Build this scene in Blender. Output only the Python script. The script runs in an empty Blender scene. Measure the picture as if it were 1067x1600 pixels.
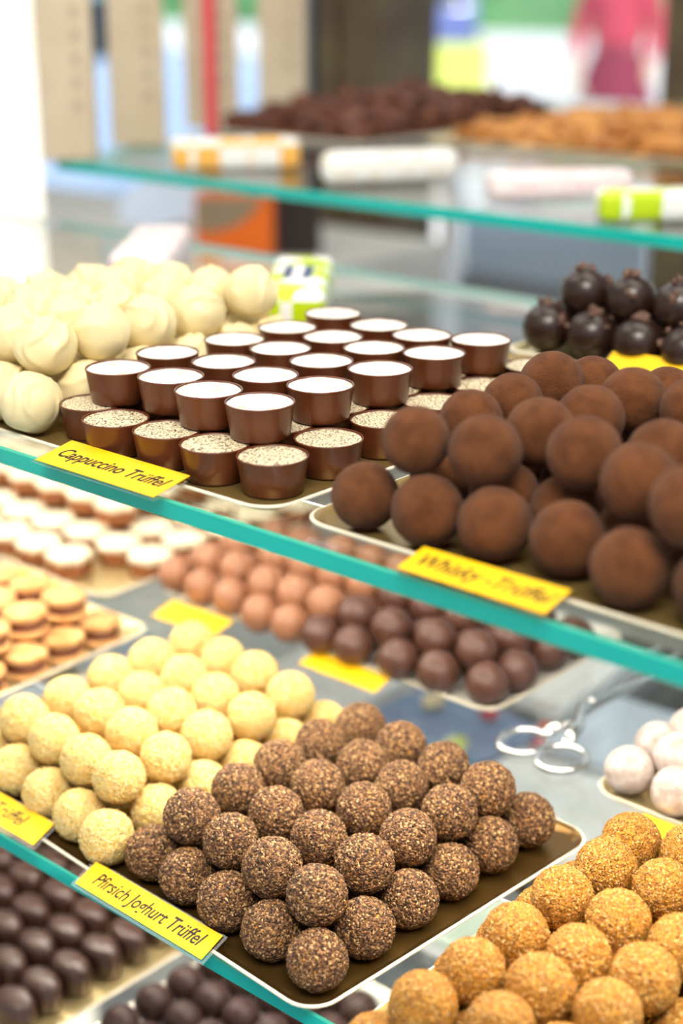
import bpy, bmesh, math, random
from mathutils import Vector, Matrix, noise, Euler
random.seed(7)
PI = math.pi
H = 1.5                                   # camera height above the shop floor
C = bpy.context.scene.collection

# ---------------------------------------------------------------- camera
cam_d = bpy.data.cameras.new('camera'); cam = bpy.data.objects.new('camera', cam_d); C.objects.link(cam)
cam_d.sensor_fit = 'VERTICAL'; cam_d.sensor_height = 36; cam_d.sensor_width = 24; cam_d.lens = 54.0
Rv = Vector((0.74960925, 0.66188063, 0.0)); Uv = Vector((-0.22094029, 0.25022471, 0.94264149)); Fv = Vector((-0.62391614, 0.70661278, -0.33380686))
m = Matrix((Rv, Uv, -Fv)).transposed().to_4x4(); m.translation = Vector((0, 0, H)); cam.matrix_world = m
cam_d.clip_start = .02; cam_d.clip_end = 200
cam_d.dof.use_dof = True; cam_d.dof.focus_distance = .620; cam_d.dof.aperture_fstop = 4.6
bpy.context.scene.camera = cam

# ---------------------------------------------------------------- world, lights, exposure
sc = bpy.context.scene
sc.view_settings.view_transform = 'Standard'; sc.view_settings.look = 'None'
sc.view_settings.gamma = 1; sc.view_settings.exposure = EXPOSURE = 0.35
try: sc.view_settings.use_curve_mapping = False
except Exception: pass
try:
    sc.cycles.caustics_reflective = False; sc.cycles.caustics_refractive = False
    sc.cycles.transparent_max_bounces = 24; sc.cycles.max_bounces = 8
except Exception: pass
w = bpy.data.worlds.new('daylight'); sc.world = w; w.use_nodes = True
bg = w.node_tree.nodes['Background']; bg.inputs['Color'].default_value = (.90, .94, 1.0, 1); bg.inputs['Strength'].default_value = .55

def area(name, loc, target, sx, sy, power, color=(1, 1, 1)):
    l = bpy.data.lights.new(name, 'AREA'); l.shape = 'RECTANGLE'; l.size = sx; l.size_y = sy; l.energy = power; l.color = color
    o = bpy.data.objects.new(name, l); C.objects.link(o); o.location = loc
    o.rotation_euler = (Vector(target) - Vector(loc)).to_track_quat('-Z', 'Y').to_euler()
    return o
area('window_daylight', (-1.5, 1.75, H + .75), (-.35, .45, H - .3), 2.2, .9, 6, (.95, .98, 1))
area('case_lamp_light', (-.45, .66, H + .42), (-.45, .55, H - .3), 1.5, .12, .7, (1, .95, .84))
area('shop_lamp_light', (.15, -.15, H + .95), (-.4, .48, H - .3), .6, .5, 17, (1, .93, .82))
area('front_fill_light', (-.57, .448, H - .213), (-.57, .447, H - .4), .95, .016, 1.95, (1, .91, .77))  # added fill lights, out of view, that brighten the two lower shelves
area('shelf_fill_light', (-.57, .60, H - .213), (-.57, .599, H - .4), .95, .016, .72, (1, .91, .77))
area('lower_fill_light', (-.52, .50, H - .400), (-.52, .499, H - .6), .40, .014, .6, (1, .91, .77))
sun_d = bpy.data.lights.new('sun', 'SUN'); sun_d.energy = 4.5; sun_d.angle = .05; sun_d.color = (1, .97, .92)
sun = bpy.data.objects.new('sun', sun_d); C.objects.link(sun); sun.rotation_euler = Euler((math.radians(38), 0, math.radians(60)))

# ---------------------------------------------------------------- materials
def srgb(r, g, b):
    f = lambda c: (c / 255 / 12.92) if c / 255 <= .04045 else ((c / 255 + .055) / 1.055) ** 2.4
    return (f(r), f(g), f(b), 1)
def mat(name, col, rough=.5, metal=0, spec=.5, bump=None, speck=None, sheen=0, coat=0, sss=0, grain=None, vary=None):
    """bump=(scale,strength,dist)  speck=(scale,lo,hi,colour)  vary=(scale,colour)"""
    m = bpy.data.materials.new(name); m.use_nodes = True; nt = m.node_tree; b = nt.nodes['Principled BSDF']
    b.inputs['Base Color'].default_value = col; b.inputs['Roughness'].default_value = rough; b.inputs['Metallic'].default_value = metal
    b.inputs['Specular IOR Level'].default_value = spec; b.inputs['Sheen Weight'].default_value = sheen; b.inputs['Coat Weight'].default_value = coat
    if sss:
        b.inputs['Subsurface Weight'].default_value = sss; b.inputs['Subsurface Radius'].default_value = (1, .6, .35); b.inputs['Subsurface Scale'].default_value = .004
    tc = nt.nodes.new('ShaderNodeTexCoord'); src = None
    def noi(scale, detail=4, off=0):
        n = nt.nodes.new('ShaderNodeTexNoise'); n.inputs['Scale'].default_value = scale; n.inputs['Detail'].default_value = detail
        oi = nt.nodes.new('ShaderNodeObjectInfo'); ad = nt.nodes.new('ShaderNodeVectorMath'); ad.operation = 'ADD'
        sc_ = nt.nodes.new('ShaderNodeVectorMath'); sc_.operation = 'SCALE'; sc_.inputs[3].default_value = 7.3
        cb = nt.nodes.new('ShaderNodeCombineXYZ')
        for k in range(3): nt.links.new(oi.outputs['Random'], cb.inputs[k])
        nt.links.new(cb.outputs[0], sc_.inputs[0]); nt.links.new(sc_.outputs[0], ad.inputs[0]); nt.links.new(tc.outputs['Object'], ad.inputs[1])
        nt.links.new(ad.outputs[0], n.inputs['Vector']); return n
    cur = None
    def mixin(cur, fac, colour):
        mx = nt.nodes.new('ShaderNodeMix'); mx.data_type = 'RGBA'
        nt.links.new(fac, mx.inputs[0])
        if cur is None: mx.inputs[6].default_value = col
        else: nt.links.new(cur, mx.inputs[6])
        mx.inputs[7].default_value = colour; return mx.outputs[2]
    if grain:                                  # grain=(scale, bump distance, [(position, colour), ...]): crumbs as small cells
        vo = nt.nodes.new('ShaderNodeTexVoronoi'); vo.inputs['Scale'].default_value = grain[0]; nt.links.new(tc.outputs['Object'], vo.inputs['Vector'])
        sp = nt.nodes.new('ShaderNodeSeparateColor'); nt.links.new(vo.outputs['Color'], sp.inputs[0])
        cr = nt.nodes.new('ShaderNodeValToRGB'); cr.color_ramp.interpolation = 'CONSTANT'; el = cr.color_ramp.elements
        el.remove(el[1]); el[0].position = 0; el[0].color = grain[2][0][1]
        for p_, c_ in grain[2][1:]: q_ = el.new(p_); q_.color = c_
        nt.links.new(sp.outputs[0], cr.inputs[0]); cur = cr.outputs[0]
        b2 = nt.nodes.new('ShaderNodeBump'); b2.invert = True; b2.inputs['Strength'].default_value = .9; b2.inputs['Distance'].default_value = grain[1]
        nt.links.new(vo.outputs['Distance'], b2.inputs['Height']); nt.links.new(b2.outputs[0], b.inputs['Normal'])
    if vary:
        n = noi(vary[0], 3); r = nt.nodes.new('ShaderNodeMapRange'); r.inputs[1].default_value = .38; r.inputs[2].default_value = .66
        nt.links.new(n.outputs['Fac'], r.inputs[0]); cur = mixin(cur, r.outputs[0], vary[1])
    for s in ([speck] if speck and not isinstance(speck[0], tuple) else (speck or [])):
        n = noi(s[0], 2); r = nt.nodes.new('ShaderNodeMapRange'); r.inputs[1].default_value = s[1]; r.inputs[2].default_value = s[2]
        nt.links.new(n.outputs['Fac'], r.inputs[0]); cur = mixin(cur, r.outputs[0], s[3])
    if cur is not None: nt.links.new(cur, b.inputs['Base Color'])
    if bump:
        n = noi(bump[0], 3); bp = nt.nodes.new('ShaderNodeBump'); bp.inputs['Strength'].default_value = bump[1]; bp.inputs['Distance'].default_value = bump[2]
        nt.links.new(n.outputs['Fac'], bp.inputs['Height'])
        if grain: nt.links.new(b2.outputs[0], bp.inputs['Normal'])
        nt.links.new(bp.outputs[0], b.inputs['Normal'])
    return m
def clear_glass(name, tint, base=.04):
    m = bpy.data.materials.new(name); m.use_nodes = True; nt = m.node_tree; nt.nodes.clear()
    out = nt.nodes.new('ShaderNodeOutputMaterial'); mix = nt.nodes.new('ShaderNodeMixShader')
    tr = nt.nodes.new('ShaderNodeBsdfTransparent'); tr.inputs[0].default_value = tint
    gl = nt.nodes.new('ShaderNodeBsdfGlossy'); gl.inputs['Roughness'].default_value = .015
    lw = nt.nodes.new('ShaderNodeLayerWeight'); lw.inputs[0].default_value = .5
    pw = nt.nodes.new('ShaderNodeMath'); pw.operation = 'POWER'; pw.inputs[1].default_value = 5
    ma = nt.nodes.new('ShaderNodeMath'); ma.operation = 'MULTIPLY_ADD'; ma.inputs[1].default_value = 1 - base; ma.inputs[2].default_value = base
    nt.links.new(lw.outputs['Facing'], pw.inputs[0]); nt.links.new(pw.outputs[0], ma.inputs[0]); nt.links.new(ma.outputs[0], mix.inputs[0])
    nt.links.new(tr.outputs[0], mix.inputs[1]); nt.links.new(gl.outputs[0], mix.inputs[2]); nt.links.new(mix.outputs[0], out.inputs[0])
    return m
M = {}
M['glass'] = clear_glass('shelf_glass', (.975, .99, .98, 1))
M['plastic'] = clear_glass('clear_plastic', (.95, .95, .95, 1), .07)
M['pane'] = clear_glass('window_glass', (.97, .99, .99, 1))
def edge_mat(name, deep, light):
    m = bpy.data.materials.new(name); m.use_nodes = True; nt = m.node_tree; nt.nodes.clear()
    out = nt.nodes.new('ShaderNodeOutputMaterial'); b = nt.nodes.new('ShaderNodeBsdfPrincipled'); b.inputs['Base Color'].default_value = deep
    b.inputs['Roughness'].default_value = .08; b.inputs['Coat Weight'].default_value = .3
    t = nt.nodes.new('ShaderNodeBsdfTranslucent'); t.inputs[0].default_value = light
    mix = nt.nodes.new('ShaderNodeMixShader'); mix.inputs[0].default_value = .45
    nt.links.new(b.outputs[0], mix.inputs[1]); nt.links.new(t.outputs[0], mix.inputs[2]); nt.links.new(mix.outputs[0], out.inputs[0])
    return m
M['edge'] = edge_mat('glass_edge', srgb(0, 206, 198), srgb(50, 238, 228))
M['paleedge'] = edge_mat('pale_glass_edge', srgb(236, 240, 236), srgb(236, 240, 236))
M['bevel'] = edge_mat('glass_edge_bevel', srgb(70, 215, 190), srgb(150, 250, 230))
M['brown'] = mat('brown_crumb', srgb(118, 78, 44), .6, spec=.5, bump=(8, .9, .0015), grain=(15, .0012, [(0, srgb(62, 38, 22)), (.20, srgb(104, 68, 38)), (.48, srgb(138, 96, 56)), (.74, srgb(172, 126, 78)), (.89, srgb(214, 172, 118)), (.985, srgb(206, 140, 50))]))
M['cream'] = mat('cream_crumb', srgb(250, 222, 140), .8, spec=.3, bump=(11, .9, .0012), grain=(18, .0008, [(0, srgb(238, 192, 92)), (.20, srgb(244, 208, 124)), (.52, srgb(248, 222, 150)), (.85, srgb(252, 234, 184)), (.97, srgb(240, 172, 70))]))
M['amber'] = mat('amber_sugar', srgb(220, 144, 36), .4, spec=.6, bump=(9, .9, .0016), vary=None, grain=(22, .0011, [(0, srgb(150, 94, 26)), (.2, srgb(196, 126, 30)), (.5, srgb(220, 152, 42)), (.8, srgb(238, 180, 74)), (.93, srgb(255, 222, 156))]), sss=.05)
M['cocoa'] = mat('cocoa_powder', srgb(108, 66, 39), .95, spec=.1, bump=(18, .9, .0007), vary=(1.8, srgb(88, 52, 30)), sheen=.08)
M['white'] = mat('white_chocolate', srgb(234, 217, 168), .40, spec=.4)
M['milk'] = mat('milk_chocolate', srgb(102, 52, 27), .3, spec=.5, bump=(2500, .05, .0003), vary=(90, srgb(92, 47, 25)))
M['cream_top'] = mat('cream_filling', srgb(250, 244, 232), .6, bump=(500, .5, .0006), speck=[(1400, .60, .65, srgb(92, 56, 34)), (160, .60, .72, srgb(222, 196, 160))])
M['shaded_top'] = mat('shaded_speckled_filling', srgb(238, 222, 186), .6, bump=(500, .5, .0006), speck=(1200, .52, .58, srgb(84, 54, 34)))  # lower cups: cocoa speckles, with that layer's shade put into the base colour
M['dark'] = mat('dark_chocolate', srgb(44, 27, 22), .3, spec=.5)
M['nib'] = mat('cocoa_nib', srgb(104, 74, 60), .6, bump=(3, .5, .0006))
M['powder'] = mat('icing_sugar', srgb(214, 204, 198), .95, spec=.1, bump=(4, .6, .0010), vary=(2.2, srgb(180, 160, 150)))
M['nougat'] = mat('nougat_chocolate', srgb(162, 112, 82), .34, spec=.5)
M['darkgloss'] = mat('dark_gloss_chocolate', srgb(88, 56, 44), .34, spec=.5)
M['bark'] = mat('barrel_chocolate', srgb(70, 43, 34), .36, spec=.7)
M['cdark'] = mat('bitter_chocolate', srgb(64, 42, 38), .5, spec=.4)
M['hexbody'] = mat('caramel_chocolate', srgb(142, 84, 44), .4)
M['hextop'] = mat('white_icing', srgb(240, 228, 196), .5, speck=(300, .62, .68, srgb(226, 200, 150)))
M['biscuit'] = mat('biscuit', srgb(220, 172, 112), .8, bump=(400, .6, .0008), vary=(120, srgb(196, 140, 82)))
M['ganache'] = mat('ganache', srgb(120, 70, 46), .5)
M['gold'] = mat('gold_card', srgb(226, 204, 148), .32, metal=.75)
M['shadegold'] = mat('shaded_gold_card', srgb(112, 84, 42), .3, metal=.7)  # gold card darkened in colour to carry the shade between the truffles
M['midgold'] = mat('gold_foil_card', srgb(168, 140, 84), .32, metal=.7)
M['greywall'] = mat('grey_wall_paint', srgb(112, 116, 122), .7)
M['silver'] = mat('silver_card', srgb(225, 222, 212), .35, metal=.5)
M['cardrim'] = mat('tray_rim', srgb(240, 230, 205), .4)
M['yellow'] = mat('yellow_card', srgb(252, 198, 0), .5)
M['ink'] = mat('black_ink', srgb(30, 26, 16), .6)
M['steel'] = mat('steel', srgb(225, 226, 226), .18, metal=1)
M['whitepaint'] = mat('white_paint', srgb(240, 238, 230), .6)
M['beige'] = mat('beige_carton', srgb(212, 196, 170), .7, vary=(30, srgb(204, 186, 158)))
M['greyink'] = mat('grey_print', srgb(184, 168, 146), .8)
M['red'] = mat('red_carton', srgb(226, 74, 84), .6)
M['wood'] = mat('brown_wood', srgb(86, 70, 48), .6, vary=(12, srgb(104, 92, 62)))
M['darkwood'] = mat('dark_wood', srgb(48, 38, 36), .5)
M['postgrey'] = mat('grey_metal', srgb(120, 128, 138), .4, metal=.4)
M['orange'] = mat('orange_paper', srgb(255, 118, 4), .55)
M['kraft'] = mat('kraft_paper', srgb(160, 140, 112), .7)
M['shaveD'] = mat('dark_bark_chocolate', srgb(116, 66, 40), .6, vary=(60, srgb(70, 36, 24)))
M['shaveT'] = mat('tan_brittle', srgb(224, 162, 84), .5, vary=(50, srgb(176, 106, 44)))
M['floor'] = mat('floor_tiles', srgb(150, 152, 156), .4, vary=(2, srgb(170, 172, 176)))
M['ceil'] = mat('ceiling_paint', srgb(240, 240, 236), .9)
M['paleblue'] = mat('pale_blue', srgb(208, 222, 240), .5)
M['palegreen'] = mat('pale_green', srgb(212, 230, 216), .5)
M['paper'] = mat('white_paper', srgb(244, 244, 244), .6)
M['blue'] = mat('blue_plastic', srgb(126, 150, 190), .4)
M['carblue'] = mat('car_paint', srgb(96, 110, 170), .2, coat=.5)
M['carpale'] = mat('pale_car_paint', srgb(160, 182, 214), .2, coat=.5)
M['carglass'] = mat('car_glass', srgb(40, 50, 60), .05)
M['tyre'] = mat('tyre', srgb(30, 30, 32), .8)
M['leaf'] = mat('hedge_leaf', srgb(86, 150, 92), .7, vary=(6, srgb(110, 170, 110)))
M['street'] = mat('asphalt', srgb(206, 210, 218), .8, vary=(1, srgb(222, 226, 232)))
M['house'] = mat('white_render', srgb(236, 236, 240), .8)
M['coat'] = mat('red_coat', srgb(196, 60, 84), .8)
M['skirt'] = mat('maroon_cloth', srgb(130, 24, 60), .8)
M['skin'] = mat('skin', srgb(216, 168, 140), .5, sss=.1)
M['hair'] = mat('hair', srgb(60, 42, 32), .6)
M['bag'] = mat('cream_bag', srgb(236, 214, 170), .7)
M['signyellow'] = mat('lime_board', srgb(214, 226, 110), .6)
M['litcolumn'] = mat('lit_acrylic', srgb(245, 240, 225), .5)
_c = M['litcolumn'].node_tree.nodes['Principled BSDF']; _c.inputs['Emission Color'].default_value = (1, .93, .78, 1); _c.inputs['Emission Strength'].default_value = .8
M['lampglow'] = bpy.data.materials.new('lamp_diffuser'); M['lampglow'].use_nodes = True
_b = M['lampglow'].node_tree.nodes['Principled BSDF']; _b.inputs['Emission Color'].default_value = (1, .95, .85, 1); _b.inputs['Emission Strength'].default_value = 4
def wrap_mat(name, c1, c2, scale, ang=.5):
    """white paper printed with soft blocks of colour"""
    m = bpy.data.materials.new(name); m.use_nodes = True; nt = m.node_tree; b = nt.nodes['Principled BSDF']; b.inputs['Roughness'].default_value = .35
    tc = nt.nodes.new('ShaderNodeTexCoord'); mp = nt.nodes.new('ShaderNodeMapping'); mp.inputs['Scale'].default_value = (scale, scale, scale); mp.inputs['Rotation'].default_value = (0, 0, ang); mp.inputs['Location'].default_value = (.3, .2, .13)
    ck = nt.nodes.new('ShaderNodeTexChecker'); ck.inputs['Scale'].default_value = 1; ck.inputs[1].default_value = c1; ck.inputs[2].default_value = c2
    nt.links.new(tc.outputs['Object'], mp.inputs[0]); nt.links.new(mp.outputs[0], ck.inputs[0]); nt.links.new(ck.outputs[0], b.inputs['Base Color']); return m
WH = srgb(250, 250, 246)
M['wrapgreen'] = wrap_mat('green_white_wrap', WH, srgb(196, 222, 20), 42)
M['wraporange'] = wrap_mat('orange_white_wrap', WH, srgb(252, 190, 90), 45)
M['wrapwhite'] = wrap_mat('plain_white_wrap', WH, srgb(246, 240, 228), 60)
M['wrappink'] = wrap_mat('pink_check_wrap', srgb(250, 240, 240), srgb(246, 216, 218), 130)
M['navy'] = mat('navy_print', srgb(50, 70, 110), .5)

# ---------------------------------------------------------------- positions of the sweets (x, y, z, radius, layer, column, row), z relative to the camera height
D={
'brown':[(-.3538,.3859,-.3465,.0125,'u',0,0),(-.3544,.4155,-.3465,.0126,'u',0,1),(-.3540,.4435,-.3468,.0123,'u',0,2),(-.3529,.4705,-.3460,.0125,'u',0,3),(-.3519,.4973,-.3459,.0127,'u',0,4),(-.3802,.3880,-.3459,.0127,'u',1,0),(-.3814,.4175,-.3464,.0122,'u',1,1),(-.3821,.4475,-.3459,.0122,'u',1,2),(-.3824,.4739,-.3461,.0121,'u',1,3),(-.3788,.4998,-.3459,.0124,'u',1,4),(-.4073,.3910,-.3461,.0121,'u',2,0),(-.4084,.4195,-.3463,.0124,'u',2,1),(-.4101,.4483,-.3458,.0126,'u',2,2),(-.4081,.4766,-.3461,.0123,'u',2,3),(-.4060,.5018,-.3460,.0126,'u',2,4),(-.4329,.3928,-.3451,.0125,'u',3,0),(-.4348,.4228,-.3453,.0121,'u',3,1),(-.4351,.4499,-.3451,.0125,'u',3,2),(-.4359,.4787,-.3458,.0123,'u',3,3),(-.4331,.5046,-.3460,.0124,'u',3,4),(-.3408,.3718,-.3632,.0123,'l',0,0),(-.3405,.3997,-.3629,.0126,'l',0,1),(-.3402,.4276,-.3631,.0124,'l',0,2),(-.3400,.4556,-.3633,.0122,'l',0,3),(-.3397,.4835,-.3630,.0125,'l',0,4),(-.3394,.5114,-.3629,.0126,'l',0,5),(-.3679,.3741,-.3632,.0123,'l',1,0),(-.3676,.4020,-.3632,.0123,'l',1,1),(-.3673,.4299,-.3631,.0124,'l',1,2),(-.3669,.4579,-.3627,.0128,'l',1,3),(-.3668,.4853,-.3627,.0128,'l',1,4),(-.3665,.5137,-.3629,.0126,'l',1,5),(-.3952,.3762,-.3628,.0127,'l',2,0),(-.3946,.4043,-.3628,.0127,'l',2,1),(-.3944,.4322,-.3631,.0124,'l',2,2),(-.3942,.4601,-.3633,.0122,'l',2,3),(-.3937,.4879,-.3629,.0126,'l',2,4),(-.3936,.5160,-.3630,.0125,'l',2,5),(-.4212,.3785,-.3631,.0124,'l',3,0),(-.4206,.4064,-.3632,.0123,'l',3,1),(-.4210,.4342,-.3631,.0124,'l',3,2),(-.4213,.4624,-.3631,.0124,'l',3,3),(-.4210,.4903,-.3632,.0123,'l',3,4),(-.4207,.5182,-.3632,.0123,'l',3,5),(-.4459,.3814,-.3631,.0124,'l',4,0),(-.4455,.4088,-.3628,.0127,'l',4,1),(-.4459,.4362,-.3630,.0125,'l',4,2),(-.4462,.4647,-.3632,.0123,'l',4,3),(-.4462,.4927,-.3632,.0123,'l',4,4),(-.4466,.5205,-.3631,.0124,'l',4,5)],
'cream':[(-.4820,.3938,-.3447,.0122,'u',0,0),(-.4799,.4205,-.3449,.0122,'u',0,1),(-.4829,.4494,-.3459,.0125,'u',0,2),(-.4805,.4776,-.3455,.0122,'u',0,3),(-.4825,.5076,-.3459,.0124,'u',0,4),(-.5081,.3965,-.3464,.0124,'u',1,0),(-.5111,.4269,-.3453,.0126,'u',1,1),(-.5117,.4534,-.3450,.0126,'u',1,2),(-.5093,.4809,-.3460,.0126,'u',1,3),(-.5129,.5132,-.3459,.0126,'u',1,4),(-.5336,.3981,-.3453,.0124,'u',2,0),(-.5385,.4302,-.3454,.0126,'u',2,1),(-.5384,.4577,-.3459,.0123,'u',2,2),(-.5365,.4850,-.3457,.0125,'u',2,3),(-.5383,.5146,-.3460,.0123,'u',2,4),(-.5616,.4019,-.3455,.0124,'u',3,0),(-.5633,.4301,-.3459,.0121,'u',3,1),(-.5661,.4609,-.3460,.0123,'u',3,2),(-.5646,.4879,-.3457,.0128,'u',3,3),(-.5661,.5182,-.3460,.0123,'u',3,4),(-.4704,.3759,-.3629,.0126,'l',0,0),(-.4707,.4062,-.3629,.0126,'l',0,1),(-.4711,.4353,-.3629,.0126,'l',0,2),(-.4709,.4630,-.3631,.0124,'l',0,3),(-.4711,.4924,-.3630,.0125,'l',0,4),(-.4713,.5207,-.3634,.0121,'l',0,5),(-.4948,.3805,-.3633,.0122,'l',1,0),(-.4954,.4091,-.3633,.0122,'l',1,1),(-.4959,.4376,-.3633,.0122,'l',1,2),(-.4962,.4664,-.3633,.0122,'l',1,3),(-.4969,.4951,-.3633,.0122,'l',1,4),(-.4977,.5238,-.3630,.0125,'l',1,5),(-.5215,.3836,-.3633,.0122,'l',2,0),(-.5222,.4122,-.3627,.0128,'l',2,1),(-.5235,.4403,-.3629,.0126,'l',2,2),(-.5238,.4696,-.3630,.0125,'l',2,3),(-.5243,.4985,-.3629,.0126,'l',2,4),(-.5252,.5270,-.3632,.0123,'l',2,5),(-.5490,.3868,-.3628,.0127,'l',3,0),(-.5496,.4156,-.3628,.0127,'l',3,1),(-.5506,.4440,-.3629,.0126,'l',3,2),(-.5512,.4729,-.3631,.0124,'l',3,3),(-.5518,.5018,-.3628,.0127,'l',3,4),(-.5526,.5304,-.3629,.0126,'l',3,5),(-.5765,.3901,-.3629,.0126,'l',4,0),(-.5775,.4186,-.3628,.0127,'l',4,1),(-.5781,.4473,-.3630,.0125,'l',4,2),(-.5787,.4761,-.3631,.0124,'l',4,3),(-.5795,.5048,-.3630,.0125,'l',4,4),(-.5802,.5335,-.3633,.0122,'l',4,5)],
'cups':[(-.4089,.4148,-.1744,.0140,'u',0,0),(-.4084,.4495,-.1744,.0140,'u',0,1),(-.4077,.4865,-.1744,.0140,'u',0,2),(-.4079,.5238,-.1744,.0140,'u',0,3),(-.4081,.5585,-.1744,.0140,'u',0,4),(-.4370,.4140,-.1744,.0140,'u',1,0),(-.4365,.4464,-.1744,.0140,'u',1,1),(-.4355,.4801,-.1744,.0140,'u',1,2),(-.4341,.5136,-.1744,.0140,'u',1,3),(-.4339,.5476,-.1744,.0140,'u',1,4),(-.4646,.4188,-.1744,.0140,'u',2,0),(-.4662,.4511,-.1744,.0140,'u',2,1),(-.4648,.4851,-.1744,.0140,'u',2,2),(-.4624,.5177,-.1744,.0140,'u',2,3),(-.4623,.5505,-.1744,.0140,'u',2,4),(-.4923,.4139,-.1744,.0140,'u',3,0),(-.4969,.4465,-.1744,.0140,'u',3,1),(-.4929,.4841,-.1744,.0140,'u',3,2),(-.4917,.5182,-.1744,.0140,'u',3,3),(-.4964,.5560,-.1744,.0140,'u',3,4),(-.3889,.4008,-.1890,.0140,'l',0,0),(-.3883,.4321,-.1890,.0140,'l',0,1),(-.3892,.4666,-.1890,.0140,'l',0,2),(-.3902,.5018,-.1890,.0140,'l',0,3),(-.3918,.5378,-.1890,.0140,'l',0,4),(-.3946,.5823,-.1890,.0140,'l',0,5),(-.4167,.3973,-.1890,.0140,'l',1,0),(-.4162,.4332,-.1890,.0140,'l',1,1),(-.4171,.4693,-.1890,.0140,'l',1,2),(-.4180,.5054,-.1890,.0140,'l',1,3),(-.4196,.5414,-.1890,.0140,'l',1,4),(-.4222,.5771,-.1890,.0140,'l',1,5),(-.4446,.3976,-.1890,.0140,'l',2,0),(-.4441,.4342,-.1890,.0140,'l',2,1),(-.4451,.4696,-.1890,.0140,'l',2,2),(-.4459,.5051,-.1890,.0140,'l',2,3),(-.4475,.5428,-.1890,.0140,'l',2,4),(-.4503,.5780,-.1890,.0140,'l',2,5),(-.4725,.3947,-.1890,.0140,'l',3,0),(-.4719,.4327,-.1890,.0140,'l',3,1),(-.4729,.4711,-.1890,.0140,'l',3,2),(-.4734,.5098,-.1890,.0140,'l',3,3),(-.4750,.5381,-.1890,.0140,'l',3,4),(-.4783,.5785,-.1890,.0140,'l',3,5),(-.4987,.4043,-.1890,.0140,'l',4,0),(-.4994,.4371,-.1890,.0140,'l',4,1),(-.5007,.4689,-.1890,.0140,'l',4,2),(-.4994,.4996,-.1890,.0140,'l',4,3),(-.4989,.5525,-.1890,.0140,'l',4,4),(-.5064,.5794,-.1890,.0140,'l',4,5)],
'white':[(-.5317,.4070,-.1561,.0131,'u',0,0),(-.5250,.4324,-.1531,.0131,'u',0,1),(-.5311,.4661,-.1557,.0131,'u',0,2),(-.5344,.5002,-.1568,.0131,'u',0,3),(-.5315,.5343,-.1519,.0131,'u',0,4),(-.5578,.4097,-.1554,.0131,'u',1,0),(-.5511,.4351,-.1537,.0131,'u',1,1),(-.5584,.4691,-.1548,.0131,'u',1,2),(-.5607,.5035,-.1547,.0131,'u',1,3),(-.5576,.5311,-.1548,.0131,'u',1,4),(-.5841,.4090,-.1566,.0131,'u',2,0),(-.5773,.4344,-.1528,.0131,'u',2,1),(-.5845,.4655,-.1558,.0131,'u',2,2),(-.5842,.4917,-.1532,.0131,'u',2,3),(-.5838,.5291,-.1556,.0131,'u',2,4),(-.6103,.4095,-.1547,.0131,'u',3,0),(-.6033,.4388,-.1526,.0131,'u',3,1),(-.6109,.4706,-.1546,.0131,'u',3,2),(-.6132,.5004,-.1557,.0131,'u',3,3),(-.6099,.5264,-.1549,.0131,'u',3,4),(-.5203,.3878,-.1759,.0131,'l',0,0),(-.5207,.4202,-.1759,.0131,'l',0,1),(-.5220,.4520,-.1759,.0131,'l',0,2),(-.5223,.4852,-.1759,.0131,'l',0,3),(-.5224,.5136,-.1759,.0131,'l',0,4),(-.5227,.5398,-.1759,.0131,'l',0,5),(-.5461,.3925,-.1759,.0131,'l',1,0),(-.5468,.4218,-.1759,.0131,'l',1,1),(-.5480,.4546,-.1759,.0131,'l',1,2),(-.5482,.4808,-.1759,.0131,'l',1,3),(-.5486,.5130,-.1759,.0131,'l',1,4),(-.5485,.5437,-.1759,.0131,'l',1,5),(-.5740,.3918,-.1759,.0131,'l',2,0),(-.5730,.4228,-.1759,.0131,'l',2,1),(-.5741,.4523,-.1759,.0131,'l',2,2),(-.5743,.4833,-.1759,.0131,'l',2,3),(-.5748,.5130,-.1759,.0131,'l',2,4),(-.5747,.5429,-.1759,.0131,'l',2,5),(-.6028,.3938,-.1759,.0131,'l',3,0),(-.6027,.4229,-.1759,.0131,'l',3,1),(-.6028,.4508,-.1759,.0131,'l',3,2),(-.6018,.4828,-.1759,.0131,'l',3,3),(-.6021,.5128,-.1759,.0131,'l',3,4),(-.6026,.5418,-.1759,.0131,'l',3,5),(-.6307,.3944,-.1759,.0131,'l',4,0),(-.6297,.4220,-.1759,.0131,'l',4,1),(-.6299,.4520,-.1759,.0131,'l',4,2),(-.6310,.4834,-.1759,.0131,'l',4,3),(-.6310,.5108,-.1759,.0131,'l',4,4),(-.6599,.3926,-.1759,.0131,'l',5,0),(-.6589,.4237,-.1759,.0131,'l',5,1),(-.6597,.4532,-.1759,.0131,'l',5,2),(-.6586,.4824,-.1759,.0131,'l',5,3),(-.6582,.5130,-.1759,.0131,'l',5,4)],
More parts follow.
